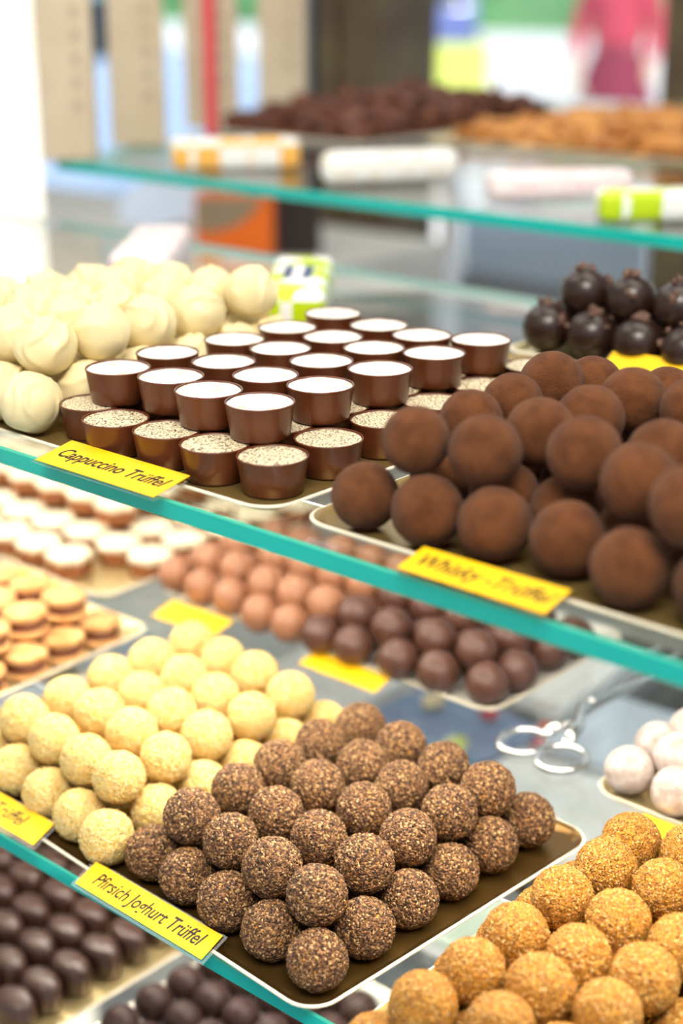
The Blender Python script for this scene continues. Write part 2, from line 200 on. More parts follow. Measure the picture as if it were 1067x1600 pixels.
'cocoa':[(-.3175,.3984,-.1538,.0120,'u',0,0),(-.2941,.4069,-.1550,.0128,'u',1,0),(-.2631,.4204,-.1526,.0128,'u',2,0),(-.2371,.4125,-.1549,.0128,'u',3,0),(-.2102,.3972,-.1528,.0128,'u',4,0),(-.2926,.4379,-.1552,.0128,'u',5,0),(-.2905,.4665,-.1558,.0128,'u',6,0),(-.3236,.4645,-.1556,.0118,'u',7,0),(-.3272,.4959,-.1544,.0128,'u',8,0),(-.3250,.4402,-.1573,.0118,'u',9,0),(-.2882,.4920,-.1537,.0128,'u',10,0),(-.3277,.5265,-.1620,.0128,'u',11,0),(-.2463,.4431,-.1555,.0128,'u',12,0),(-.2951,.5306,-.1620,.0128,'u',13,0),(-.2625,.4929,-.1532,.0128,'u',14,0),(-.3356,.3929,-.1768,.0122,'l',0,0),(-.3080,.3935,-.1762,.0128,'l',1,0),(-.2827,.3981,-.1762,.0128,'l',2,0),(-.2563,.4023,-.1762,.0128,'l',3,0),(-.2274,.3936,-.1762,.0128,'l',4,0),(-.1998,.3970,-.1762,.0128,'l',5,0),(-.1741,.3970,-.1762,.0128,'l',6,0),(-.1479,.3970,-.1762,.0128,'l',7,0),(-.3246,.4242,-.1762,.0128,'l',0,1),(-.2976,.4241,-.1762,.0128,'l',1,1),(-.2719,.4249,-.1762,.0128,'l',2,1),(-.2440,.4249,-.1762,.0128,'l',3,1),(-.2166,.4242,-.1762,.0128,'l',4,1),(-.1896,.4242,-.1762,.0128,'l',5,1),(-.1626,.4242,-.1762,.0128,'l',6,1),(-.1356,.4242,-.1762,.0128,'l',7,1),(-.3400,.4504,-.1762,.0128,'l',0,2),(-.3130,.4504,-.1762,.0128,'l',1,2),(-.2858,.4509,-.1762,.0128,'l',2,2),(-.2594,.4506,-.1762,.0128,'l',3,2),(-.2320,.4504,-.1762,.0128,'l',4,2),(-.2050,.4504,-.1762,.0128,'l',5,2),(-.1780,.4504,-.1762,.0128,'l',6,2),(-.1510,.4504,-.1762,.0128,'l',7,2),(-.3287,.4769,-.1762,.0128,'l',0,3),(-.3020,.4769,-.1762,.0128,'l',1,3),(-.2746,.4766,-.1762,.0128,'l',2,3),(-.2476,.4766,-.1762,.0128,'l',3,3),(-.2206,.4766,-.1762,.0128,'l',4,3),(-.1936,.4766,-.1762,.0128,'l',5,3),(-.1666,.4766,-.1762,.0128,'l',6,3),(-.1396,.4766,-.1762,.0128,'l',7,3),(-.3440,.5028,-.1762,.0128,'l',0,4),(-.3161,.5034,-.1762,.0128,'l',1,4),(-.2902,.5040,-.1762,.0128,'l',2,4),(-.2631,.5042,-.1762,.0128,'l',3,4),(-.2360,.5028,-.1762,.0128,'l',4,4),(-.2090,.5028,-.1762,.0128,'l',5,4),(-.1820,.5028,-.1762,.0128,'l',6,4),(-.1550,.5028,-.1762,.0128,'l',7,4)],
'nib':[(-.4385,.6580,-.1759,.0131,'l',0,0),(-.4113,.6580,-.1759,.0131,'l',1,0),(-.3841,.6580,-.1759,.0131,'l',2,0),(-.3569,.6580,-.1759,.0131,'l',3,0),(-.3297,.6580,-.1759,.0131,'l',4,0),(-.3025,.6580,-.1759,.0131,'l',5,0),(-.4385,.6855,-.1759,.0131,'l',0,1),(-.4113,.6855,-.1759,.0131,'l',1,1),(-.3841,.6855,-.1759,.0131,'l',2,1),(-.3569,.6855,-.1759,.0131,'l',3,1),(-.3297,.6855,-.1759,.0131,'l',4,1),(-.3025,.6855,-.1759,.0131,'l',5,1),(-.4250,.6720,-.1580,.0131,'u',0,0),(-.3978,.6720,-.1580,.0131,'u',1,0),(-.3706,.6720,-.1580,.0131,'u',2,0),(-.3434,.6720,-.1580,.0131,'u',3,0),(-.3162,.6720,-.1580,.0131,'u',4,0)],
'orange':[(-.2778,.3582,-.3446,.0124,'u',0,0),(-.2762,.3849,-.3443,.0124,'u',0,1),(-.2773,.4135,-.3446,.0128,'u',0,2),(-.2772,.4447,-.3433,.0126,'u',0,3),(-.2746,.4722,-.3422,.0127,'u',0,4),(-.2781,.4972,-.3429,.0125,'u',0,5),(-.2507,.3909,-.3429,.0130,'u',1,1),(-.2515,.4167,-.3440,.0127,'u',1,2),(-.2517,.4444,-.3428,.0129,'u',1,3),(-.2494,.4738,-.3418,.0124,'u',1,4),(-.2533,.5023,-.3411,.0127,'u',1,5),(-.2254,.3949,-.3428,.0124,'u',2,1),(-.2260,.4203,-.3425,.0129,'u',2,2),(-.2255,.4460,-.3426,.0127,'u',2,3),(-.2498,.3654,-.3438,.0124,'u',1,0),(-.2244,.3654,-.3439,.0124,'u',2,0),(-.2232,.4719,-.3422,.0127,'u',2,4),(-.2233,.4982,-.3430,.0124,'u',2,5),(-.2909,.3477,-.3630,.0125,'l',0,0),(-.2905,.3742,-.3628,.0127,'l',0,1),(-.2905,.4004,-.3628,.0127,'l',0,2),(-.2905,.4266,-.3628,.0127,'l',0,3),(-.2912,.4532,-.3627,.0128,'l',0,4),(-.2905,.4790,-.3629,.0126,'l',0,5),(-.2913,.5057,-.3627,.0128,'l',0,6),(-.2643,.3480,-.3630,.0125,'l',1,0),(-.2638,.3737,-.3629,.0126,'l',1,1),(-.2645,.4004,-.3626,.0129,'l',1,2),(-.2646,.4269,-.3630,.0125,'l',1,3),(-.2643,.4535,-.3630,.0125,'l',1,4),(-.2626,.4801,-.3630,.0125,'l',1,5),(-.2657,.5065,-.3628,.0127,'l',1,6),(-.2381,.3480,-.3631,.0124,'l',2,0),(-.2373,.3748,-.3631,.0124,'l',2,1),(-.2388,.4019,-.3628,.0127,'l',2,2),(-.2391,.4278,-.3630,.0125,'l',2,3),(-.2387,.4543,-.3627,.0128,'l',2,4),(-.2363,.4800,-.3626,.0129,'l',2,5),(-.2381,.5056,-.3628,.0127,'l',2,6),(-.2119,.3480,-.3627,.0128,'l',3,0),(-.2110,.3748,-.3629,.0126,'l',3,1),(-.2119,.4004,-.3631,.0124,'l',3,2),(-.2117,.4267,-.3628,.0127,'l',3,3),(-.2119,.4528,-.3629,.0126,'l',3,4),(-.2104,.4799,-.3627,.0128,'l',3,5),(-.2106,.5060,-.3630,.0125,'l',3,6)],
'powder':[(-.3296,.5822,-.3635,.0120,'l',0,0),(-.3022,.5790,-.3635,.0120,'l',1,0),(-.2750,.5804,-.3635,.0120,'l',2,0),(-.3320,.6141,-.3635,.0120,'l',0,1),(-.3015,.6193,-.3635,.0120,'l',1,1),(-.2719,.6146,-.3635,.0120,'l',2,1),(-.3269,.6377,-.3635,.0120,'l',0,2),(-.3022,.6434,-.3635,.0120,'l',1,2),(-.3137,.5992,-.3574,.0120,'u',0,0),(-.2896,.5987,-.3579,.0120,'u',1,0)],
'glossy':[(-.6806,.6113,-.3635,.0120,'l',9,0),(-.6512,.6069,-.3635,.0120,'l',8,0),(-.6271,.6074,-.3635,.0120,'l',7,0),(-.5962,.6011,-.3635,.0120,'l',6,0),(-.5720,.6017,-.3635,.0120,'l',5,0),(-.5476,.6022,-.3635,.0120,'l',4,0),(-.5235,.6028,-.3635,.0120,'l',3,0),(-.4929,.6058,-.3635,.0120,'l',2,0),(-.4666,.6084,-.3635,.0120,'l',1,0),(-.4374,.6141,-.3635,.0120,'l',0,0),(-.6819,.6382,-.3635,.0120,'l',9,1),(-.6519,.6439,-.3635,.0120,'l',8,1),(-.6209,.6374,-.3635,.0120,'l',7,1),(-.5969,.6379,-.3635,.0120,'l',6,1),(-.5728,.6383,-.3635,.0120,'l',5,1),(-.5486,.6389,-.3635,.0120,'l',4,1),(-.5224,.6380,-.3635,.0120,'l',3,1),(-.4984,.6387,-.3635,.0120,'l',2,1),(-.4699,.6435,-.3635,.0120,'l',1,1),(-.4349,.6380,-.3635,.0120,'l',0,1),(-.6828,.6746,-.3635,.0120,'l',9,2),(-.6509,.6679,-.3635,.0120,'l',8,2),(-.6216,.6739,-.3635,.0120,'l',7,2),(-.5976,.6741,-.3635,.0120,'l',6,2),(-.5735,.6745,-.3635,.0120,'l',5,2),(-.5475,.6736,-.3635,.0120,'l',4,2),(-.5234,.6743,-.3635,.0120,'l',3,2),(-.4994,.6750,-.3635,.0120,'l',2,2),(-.4676,.6674,-.3635,.0120,'l',1,2),(-.4382,.6724,-.3635,.0120,'l',0,2),(-.6801,.7004,-.3635,.0120,'l',9,3),(-.6515,.7052,-.3635,.0120,'l',8,3),(-.6274,.7054,-.3635,.0120,'l',7,3),(-.5978,.7109,-.3635,.0120,'l',6,3),(-.5723,.7100,-.3635,.0120,'l',5,3),(-.5482,.7104,-.3635,.0120,'l',4,3),(-.5242,.7111,-.3635,.0120,'l',3,3),(-.4927,.7039,-.3635,.0120,'l',2,3),(-.4686,.7045,-.3635,.0120,'l',1,3),(-.4368,.6972,-.3635,.0120,'l',0,3),(-.6636,.6253,-.3539,.0120,'u',8,0),(-.6395,.6256,-.3539,.0120,'u',7,0),(-.6085,.6192,-.3537,.0120,'u',6,0),(-.5845,.6197,-.3537,.0120,'u',5,0),(-.5602,.6202,-.3538,.0120,'u',4,0),(-.5361,.6208,-.3537,.0120,'u',3,0),(-.5097,.6199,-.3538,.0120,'u',2,0),(-.4814,.6246,-.3539,.0120,'u',1,0),(-.4548,.6275,-.3539,.0120,'u',0,0),(-.6699,.6566,-.3540,.0120,'u',8,1),(-.6332,.6552,-.3532,.0120,'u',7,1),(-.6092,.6556,-.3529,.0120,'u',6,1),(-.5851,.6559,-.3529,.0120,'u',5,1),(-.5610,.6564,-.3527,.0120,'u',4,1),(-.5348,.6555,-.3530,.0120,'u',3,1),(-.5108,.6563,-.3530,.0120,'u',2,1),(-.4868,.6572,-.3532,.0120,'u',1,1),(-.4503,.6538,-.3540,.0120,'u',0,1),(-.6634,.6860,-.3537,.0120,'u',8,2),(-.6393,.6867,-.3536,.0120,'u',7,2),(-.6097,.6923,-.3535,.0120,'u',6,2),(-.5856,.6925,-.3532,.0120,'u',5,2),(-.5598,.6916,-.3535,.0120,'u',4,2),(-.5358,.6922,-.3533,.0120,'u',3,2),(-.5117,.6929,-.3533,.0120,'u',2,2),(-.4800,.6856,-.3540,.0120,'u',1,2),(-.4559,.6861,-.3539,.0120,'u',0,2)],
'cdark':[(-.5405,.4336,-.5328,.0107,'l',0,0),(-.5193,.4328,-.5328,.0107,'l',1,0),(-.4967,.4342,-.5328,.0107,'l',2,0),(-.4740,.4334,-.5328,.0107,'l',3,0),(-.4506,.4350,-.5328,.0107,'l',4,0),(-.4301,.4336,-.5328,.0107,'l',5,0),(-.4081,.4341,-.5328,.0107,'l',6,0),(-.5410,.4576,-.5328,.0107,'l',0,1),(-.5182,.4583,-.5328,.0107,'l',1,1),(-.4957,.4571,-.5328,.0107,'l',2,1),(-.4741,.4569,-.5328,.0107,'l',3,1),(-.4527,.4587,-.5328,.0107,'l',4,1),(-.4304,.4588,-.5328,.0107,'l',5,1),(-.4081,.4574,-.5328,.0107,'l',6,1),(-.5401,.4804,-.5328,.0107,'l',0,2),(-.5185,.4802,-.5328,.0107,'l',1,2),(-.4970,.4803,-.5328,.0107,'l',2,2),(-.4749,.4817,-.5328,.0107,'l',3,2),(-.4523,.4818,-.5328,.0107,'l',4,2),(-.4321,.4804,-.5328,.0107,'l',5,2),(-.4074,.4802,-.5328,.0107,'l',6,2),(-.5401,.5041,-.5328,.0107,'l',0,3),(-.5190,.5039,-.5328,.0107,'l',1,3),(-.4944,.5038,-.5328,.0107,'l',2,3),(-.4742,.5032,-.5328,.0107,'l',3,3),(-.4521,.5026,-.5328,.0107,'l',4,3),(-.4302,.5056,-.5328,.0107,'l',5,3),(-.4069,.5041,-.5328,.0107,'l',6,3),(-.5401,.5283,-.5328,.0107,'l',0,4),(-.5183,.5285,-.5328,.0107,'l',1,4),(-.4957,.5269,-.5328,.0107,'l',2,4),(-.4730,.5249,-.5328,.0107,'l',3,4),(-.4527,.5270,-.5328,.0107,'l',4,4),(-.4307,.5267,-.5328,.0107,'l',5,4),(-.4083,.5263,-.5328,.0107,'l',6,4)],
'cob':[(-.5948,.4054,-.5435,.0105,'l',0,0),(-.6278,.4058,-.5435,.0105,'l',1,0),(-.6588,.4055,-.5435,.0105,'l',2,0),(-.6891,.4060,-.5435,.0105,'l',3,0),(-.7213,.4055,-.5435,.0105,'l',4,0),(-.5969,.4248,-.5435,.0105,'l',0,1),(-.6269,.4250,-.5435,.0105,'l',1,1),(-.6573,.4258,-.5435,.0105,'l',2,1),(-.6888,.4255,-.5435,.0105,'l',3,1),(-.7195,.4244,-.5435,.0105,'l',4,1),(-.5969,.4456,-.5435,.0105,'l',0,2),(-.6276,.4460,-.5435,.0105,'l',1,2),(-.6581,.4455,-.5435,.0105,'l',2,2),(-.6879,.4474,-.5435,.0105,'l',3,2),(-.7204,.4460,-.5435,.0105,'l',4,2),(-.5968,.4673,-.5435,.0105,'l',0,3),(-.6263,.4658,-.5435,.0105,'l',1,3),(-.6591,.4659,-.5435,.0105,'l',2,3),(-.6903,.4655,-.5435,.0105,'l',3,3),(-.7199,.4658,-.5435,.0105,'l',4,3),(-.5958,.4875,-.5435,.0105,'l',0,4),(-.6286,.4864,-.5435,.0105,'l',1,4),(-.6591,.4878,-.5435,.0105,'l',2,4),(-.6901,.4861,-.5435,.0105,'l',3,4),(-.7202,.4872,-.5435,.0105,'l',4,4),(-.5975,.5085,-.5435,.0105,'l',0,5),(-.6276,.5078,-.5435,.0105,'l',1,5),(-.6593,.5075,-.5435,.0105,'l',2,5),(-.6895,.5061,-.5435,.0105,'l',3,5),(-.7200,.5064,-.5435,.0105,'l',4,5),(-.5970,.5271,-.5435,.0105,'l',0,6),(-.6262,.5282,-.5435,.0105,'l',1,6),(-.6579,.5286,-.5435,.0105,'l',2,6),(-.6905,.5266,-.5435,.0105,'l',3,6),(-.7205,.5285,-.5435,.0105,'l',4,6)],
}

# ---------------------------------------------------------------- mesh helpers
def link(name, bm, material, parent=None, smooth=True, loc=None, rot=None):
    me = bpy.data.meshes.new(name); bm.normal_update(); bm.to_mesh(me); bm.free()
    for mm in (material if isinstance(material, (list, tuple)) else [material]): me.materials.append(mm)
    if smooth:
        for p in me.polygons: p.use_smooth = True
    o = bpy.data.objects.new(name, me); C.objects.link(o)
    if parent: o.parent = parent
    if loc is not None: o.location = loc
    if rot is not None: o.rotation_euler = rot
    return o
def tag(o, label=None, cat=None, group=None, kind=None):
    if label: o['label'] = label
    if cat: o['category'] = cat
    if group: o['group'] = group
    if kind: o['kind'] = kind
    return o
def empty(name, loc, rz=0):
    o = bpy.data.objects.new(name, None); C.objects.link(o); o.location = loc; o.rotation_euler = (0, 0, rz); o.empty_display_size = .01; return o
def copy_tree(o, parent=None, kids=None):
    c = o.copy(); C.objects.link(c); c.parent = parent
    for k in (KIDS.get(o.name, [])): 
        d = copy_tree(k, c); KIDS.setdefault(c.name, []).append(d)
    return c
KIDS = {}
def kid(parent, o): o.parent = parent; KIDS.setdefault(parent.name, []).append(o); return o
def box(bm, c, s, rz=0, mi=0):
    r = bmesh.ops.create_cube(bm, size=1, matrix=Matrix.Translation(c) @ Matrix.Rotation(rz, 4, 'Z') @ Matrix.Diagonal((*s, 1)))
    for v in r['verts']:
        for f in v.link_faces: f.material_index = mi
    return r['verts']
def bev(bm, off, seg=2):
    bmesh.ops.bevel(bm, geom=list(bm.edges), offset=off, segments=seg, affect='EDGES', profile=.5)
def lathe(bm, prof, n=48, cap=True, shape=None):
    rings = []
    for (r, z) in prof:
        if r < 1e-7: rings.append([bm.verts.new((0, 0, z))]); continue
        ring = []
        for k in range(n):
            a = 2 * PI * k / n; q = shape(a) if shape else 1
            ring.append(bm.verts.new((r * q * math.cos(a), r * q * math.sin(a), z)))
        rings.append(ring)
    for a, b in zip(rings, rings[1:]):
        if len(a) == 1 and len(b) == 1: continue
        for k in range(n):
            k2 = (k + 1) % n
            if len(a) == 1: bm.faces.new((a[0], b[k2], b[k]))
            elif len(b) == 1: bm.faces.new((a[k], a[k2], b[0]))
            else: bm.faces.new((a[k], a[k2], b[k2], b[k]))
    bmesh.ops.recalc_face_normals(bm, faces=bm.faces[:])
def tube(bm, pts, r, n=10, closed=False):
    pts = [Vector(p) for p in pts]; rings = []; N = len(pts)
    for i, p in enumerate(pts):
        a = pts[(i - 1) % N] if (closed or i > 0) else p; b = pts[(i + 1) % N] if (closed or i < N - 1) else p
        t = (b - a).normalized(); u = t.cross(Vector((0, 0, 1)))
        if u.length < 1e-4: u = Vector((1, 0, 0))
        u.normalize(); v = t.cross(u); rr = r[i] if isinstance(r, (list, tuple)) else r
        rings.append([bm.verts.new(p + (u * math.cos(2 * PI * k / n) + v * math.sin(2 * PI * k / n)) * rr) for k in range(n)])
    for i in range(N if closed else N - 1):
        a = rings[i]; b = rings[(i + 1) % N]
        for k in range(n): bm.faces.new((a[k], a[(k + 1) % n], b[(k + 1) % n], b[k]))
    if not closed: bm.faces.new(rings[0]); bm.faces.new(rings[-1])
    bmesh.ops.recalc_face_normals(bm, faces=bm.faces[:])
def rrect(x0, x1, y0, y1, r, n=8):
    pts = []
    for cx, cy, a0 in ((x1 - r, y0 + r, -PI / 2), (x1 - r, y1 - r, 0), (x0 + r, y1 - r, PI / 2), (x0 + r, y0 + r, PI)):
        for k in range(n + 1):
            a = a0 + PI / 2 * k / n; pts.append((cx + r * math.cos(a), cy + r * math.sin(a)))
    return pts
def ordn(k): return ['first', 'second', 'third', 'fourth', 'fifth', 'sixth', 'seventh', 'eighth', 'ninth', 'tenth', 'eleventh'][k]

# ---------------------------------------------------------------- the setting
GA, GB, GC, GW = H - .1905, H - .377, H - .5450, H - .160      # glass top heights
def struct(name, bm, m, smooth=False): return tag(link(name, bm, m, smooth=smooth), kind='structure')
bm = bmesh.new(); box(bm, (-1.0, .5, -.02), (7, 6.4, .04)); struct('floor', bm, M['floor'])
bm = bmesh.new(); box(bm, (-1.0, .5, 2.72), (7, 6.4, .04)); struct('ceiling', bm, M['ceil'])
def wallpiece(bm, x0, x1, y0, y1, z0, z1): box(bm, ((x0 + x1) / 2, (y0 + y1) / 2, (z0 + z1) / 2), (x1 - x0, y1 - y0, z1 - z0))
bm = bmesh.new(); wallpiece(bm, -4.5, 2.5, 1.96, 2.04, 0, 1.03); wallpiece(bm, -4.5, 2.5, 1.96, 2.04, 2.35, 2.7); struct('wall_front', bm, M['greywall'])
bm = bmesh.new(); wallpiece(bm, -4.54, -4.46, -2.7, 1.96, 0, 2.7); struct('wall_left', bm, M['whitepaint'])
# shop window: three panes between wooden posts
posts = [(-3.0, -2.86), (-1.80, -1.61), (-1.115, -.96), (.6, .75)]
for k, (a, b) in enumerate(posts):
    bm = bmesh.new(); wallpiece(bm, a + (.05 if k == 1 else 0), b, 1.92, 2.06, 1.03, 2.35); wallpiece(bm, a + .07, a + .10, 1.905, 1.92, 1.03, 2.35)
    bev(bm, .003, 1); struct('trim_%d' % (k + 1), bm, M['wood'])
bm = bmesh.new(); wallpiece(bm, -1.80, -1.752, 1.90, 2.05, 1.03, 2.35); bev(bm, .004, 1); struct('trim_5', bm, M['postgrey'])
xs = [-4.46, -3.0], [-2.86, -1.80], [-1.61, -1.115], [-.96, .6]
for k, (a, b) in enumerate(xs):
    bm = bmesh.new(); wallpiece(bm, a, b, 1.998, 2.002, 1.03, 2.35); struct('window_%d' % (k + 1), bm, M['pane'])

# glass slabs: a clear plate with a polished green edge, bevelled
def slab(name, pts, z_top, th, label, cat='shelf', group=None):
    bm = bmesh.new(); b = .0009; n = len(pts); cx = sum(p[0] for p in pts) / n; cy = sum(p[1] for p in pts) / n
    def inset(p, d):
        v = Vector((p[0] - cx, p[1] - cy)); return (p[0] - math.copysign(d, v.x), p[1] - math.copysign(d, v.y))
    lv = [[(*inset(p, b), z_top) for p in pts], [(*p, z_top - b) for p in pts], [(*p, z_top - th + b) for p in pts], [(*inset(p, b), z_top - th) for p in pts]]
    R_ = [[bm.verts.new(q) for q in l] for l in lv]
    bm.faces.new(R_[0]); bm.faces.new(list(reversed(R_[3])))
    for li in range(3):
        for k in range(n):
            f = bm.faces.new((R_[li + 1][k], R_[li + 1][(k + 1) % n], R_[li][(k + 1) % n], R_[li][k])); f.material_index = 3 if k == 2 else (1 if li == 1 else 2)
    return tag(link(name, bm, [M['glass'], M['edge'], M['bevel'], M['paleedge']], smooth=False), label, cat, group)
def rect(x0, x1, y0, y1): return [(x0, y0), (x1, y0), (x1, y1), (x0, y1)]
slab('glass_shelf', rect(-1.32, .14, .370, .780), GA, .0082, 'upper glass shelf carrying the chocolate cups and cocoa truffles')
slab('glass_shelf', rect(-1.32, .14, .360, .800), GB, .0082, 'lower glass shelf carrying the yellow and brown crumb truffles')
slab('glass_shelf', rect(-1.32, .14, .300, 1.10), GC, .0082, 'bottom glass shelf seen below the lower shelf edge')
slab('glass_counter', [(-1.107, .872), (.40, .872), (.40, 1.75), (-1.34, 1.75)], GW, .009, 'glass window counter behind the case with wrapped bars on it', 'counter')
# case uprights that carry the shelves, and legs of the counter
for k, (x, y) in enumerate(((-1.336, .48), (-1.336, .70), (.156, .48), (.156, .70))):
    bm = bmesh.new(); box(bm, (x, y, .80), (.03, .03, 1.60)); bev(bm, .003, 1)
    t = tag(link('shelf_upright', bm, M['steel'], smooth=False), '%s steel upright of the display case on its %s side' % (('front', 'rear')[k % 2], ('far left', 'near right')[k // 2]), 'post', 'display case uprights')
    for z in (GA, GB, GC):
        bm = bmesh.new(); box(bm, (x + (.027 if k < 2 else -.027), y, z - .0082 - .0045), (.06, .02, .009)); link('shelf_bracket', bm, M['steel'], t, smooth=False)
for k, (x, y) in enumerate(((-1.28, 1.68), (.33, 1.68), (.33, .95))):
    bm = bmesh.new(); lathe(bm, [(0, 0), (.05, 0), (.05, .008), (.016, .012), (.016, GW - .021), (.035, GW - .017), (.035, GW - .0095), (0, GW - .0095)], 20)
    tag(link('counter_leg', bm, M['steel'], smooth=False, loc=(x, y, 0)), '%s steel leg under the glass window counter' % ('rear left', 'rear right', 'front right')[k], 'leg', 'counter legs')
# plinth in the window
bm = bmesh.new(); wallpiece(bm, -2.6, -1.46, 1.30, 1.90, 0, H - .40); bev(bm, .004, 1)
tag(link('window_plinth', bm, M['whitepaint'], smooth=False), 'low white plinth inside the window behind the case', 'plinth')
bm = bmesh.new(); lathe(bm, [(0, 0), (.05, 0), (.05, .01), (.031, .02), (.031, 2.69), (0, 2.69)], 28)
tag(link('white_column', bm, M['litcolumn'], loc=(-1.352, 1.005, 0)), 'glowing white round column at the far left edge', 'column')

# added light bars, hidden under the trays, that brighten the shelves below
for z, x0, x1, y, nm in ((GA - .0082, -1.05, -.09, .448, 'front edge of the upper'), (GA - .0082, -1.05, -.09, .60, 'middle of the upper'), (GB - .0082, -.72, -.32, .50, 'lower')):
    e = empty('fill_light_bar', ((x0 + x1) / 2, y, z - .0002))
    bm = bmesh.new(); box(bm, (0, 0, -.004), (x1 - x0, .020, .008)); bev(bm, .001, 1); link('fill_bar_housing', bm, M['whitepaint'], e, smooth=False)
    bm = bmesh.new(); box(bm, (0, 0, -.0088), (x1 - x0 - .004, .015, .0014)); link('diffuser', bm, M['lampglow'], e, smooth=False)
    tag(e, 'added slim white fill light bar under the %s glass shelf' % nm, 'lamp')
# ---------------------------------------------------------------- trays
def tray(name, x0, x1, y0, y1, zt, material, label, rot=0, piv=None, r=.014, lip=.0035, rimmat='cardrim', group=None):
    """thin pressed card tray: floor at z 1.5 mm over the glass, flared lip"""
    cx, cy = (piv if piv else ((x0 + x1) / 2, (y0 + y1) / 2))
    bm = bmesh.new()
    def ring(off, z, rr):
        return [bm.verts.new((p[0] - cx, p[1] - cy, z)) for p in rrect(x0 + off, x1 - off, y0 + off, y1 - off, max(rr, .002))]
    a = [ring(.0045, 0, r - .004), ring(.0045, .0013, r - .004), ring(.0022, lip * .75, r - .002), ring(0, lip, r), ring(0, lip + .0006, r), ring(.0012, lip + .0009, r - .001), ring(.0030, lip * .75 + .0009, r - .0025), ring(.0055, .0015, r - .005)]
    bm.faces.new(list(reversed(a[0]))); n = len(a[0])
    for q, (u, v) in enumerate(zip(a[1:-1], a[2:])):
        for k in range(n):
            f = bm.faces.new((u[k], u[(k + 1) % n], v[(k + 1) % n], v[k])); f.material_index = 1 if q in (1, 2, 3) else 0
    for k in range(n): bm.faces.new((a[0][k], a[0][(k + 1) % n], a[1][(k + 1) % n], a[1][k]))
    bm.faces.new(a[-1])
    bmesh.ops.recalc_face_normals(bm, faces=bm.faces[:])
    o = link(name, bm, [M[material], M[rimmat]], smooth=False, loc=(cx, cy, zt), rot=(0, 0, rot))
    return tag(o, label, 'tray', group)
tray('serving_tray', -.765, -.3705, .3795, .640, GA, 'midgold', 'gold card tray under the swirled white truffles and the chocolate cups', lip=.0022)
tray('serving_tray', -.3600, -.085, .3815, .590, GA, 'midgold', 'pale-rimmed tray under the large cocoa-dusted truffles', lip=.0022)
tray('serving_tray', -.4560, -.270, .6400, .740, GA, 'gold', 'gold tray under the dark truffles topped with cocoa nibs')
tray('serving_tray', -.6260, -.3275, .3545, .535, GB, 'shadegold', 'gold tray under the yellow and brown crumb truffles', rot=-.065, piv=(-.335, .358))
tray('serving_tray', -.3130, -.170, .3305, .545, GB, 'midgold', 'cream-rimmed tray under the amber sugared truffles at bottom right')
tray('serving_tray', -.3440, -.240, .5690, .665, GB, 'gold', 'small cream tray under the powdery white truffles')
tray('serving_tray', -.6900, -.425, .6020, .740, GB, 'silver', 'silver tray under the glossy nougat and dark balls')
tray('serving_tray', -.800, -.6400, .395, .556, GB, 'gold', 'gold card tray under the sandwich biscuits', rot=.05)
tray('serving_tray', -.960, -.7030, .5690, .790, GB, 'gold', 'gold tray under the white-iced square pralines at the back')
tray('serving_tray', -.780, -.5720, .380, .560, GC, 'gold', 'gold card tray under the dark barrel pralines on the bottom shelf')
tray('serving_tray', -.5590, -.375, .412, .560, GC, 'silver', 'white tray under the bitter chocolate balls on the bottom shelf')
tray('serving_tray', -1.190, -.965, 1.12, 1.50, GW, 'silver', 'tray under the mound of dark chocolate bark', lip=.004)
tray('serving_tray', -.955, -.25, 1.195, 1.55, GW, 'gold', 'tray under the mound of tan brittle', lip=.004)

# ---------------------------------------------------------------- sweets
def ball_bm(sub, fn, seed):
    bm = bmesh.new(); bmesh.ops.create_icosphere(bm, subdivisions=sub, radius=1); o = Vector((seed * 3.7, seed * 1.3, seed * 7.1))
    for v in bm.verts:
        n = v.co.normalized(); v.co = n * (1 + fn(n, o))
    return bm
def crumb(amp, s1, s2):
    def fn(n, o): return amp * (noise.noise(n * s1 + o) * .8 + noise.noise(n * s2 + o) * .8 + noise.noise(n * s2 * 2.2 + o) * .5) + .018 * noise.noise(n * 1.5 + o) - amp * .4
    return fn
def swirl(n, o):
    a = o.x; u = n.x * math.cos(a) + n.y * math.sin(a); t = -n.x * math.sin(a) + n.y * math.cos(a)
    wv = noise.noise(Vector((u * 1.2, t * 1.0, n.z)) + o) * 1.3
    ph = (u + .45 * t * t * (1 if int(o.z) % 2 else -1) + wv * .35) * 11
    rdg = (.5 + .5 * math.sin(ph)) ** 3.5
    env = max(0, min(1, (n.z + .45) * 1.8)) * (.55 + .45 * max(0, noise.noise(n * 1.1 + o * 2) + .6))
    d = .12 * rdg * env + .03 * noise.noise(n * 1.4 + o)
    if n.z > .88: d += .05 * (n.z - .88) / .12 * max(0, noise.noise(n * 5 + o) + .3)
    if n.z < -.8: d -= .10 * (-.8 - n.z) / .2
    return d - .01
def cocoa_fn(n, o): return .022 * noise.noise(n * 1.6 + o) + .006 * noise.noise(n * 9 + o) + .0035 * noise.noise(n * 24 + o) - .004
def smooth_fn(n, o): return .02 * noise.noise(n * 1.3 + o) - .004
def protos(name, fn, sub, material, count, offset=0):
    out = []
    for k in range(count):
        bm = ball_bm(sub, fn, k + 1 + offset); me = bpy.data.meshes.new(name); bm.to_mesh(me); bm.free(); me.materials.append(M[material])
        for p in me.polygons: p.use_smooth = True
        out.append(me)
    return out
def place(name, me, x, y, z, r, rot, label, cat, group):
    o = bpy.data.objects.new(name, me); C.objects.link(o); o.location = (x, y, H + z); o.scale = (r, r, r)
    o.rotation_euler = rot if rot else (random.uniform(0, 6.28), random.uniform(0, 3.1), random.uniform(0, 6.28))
    return tag(o, label, cat, group)
LAY = {'u': 'upper layer', 'l': 'lower layer'}
def side(k, which): return ('%smost' % which) if k == 0 else '%s from the %s' % (ordn(k), which)
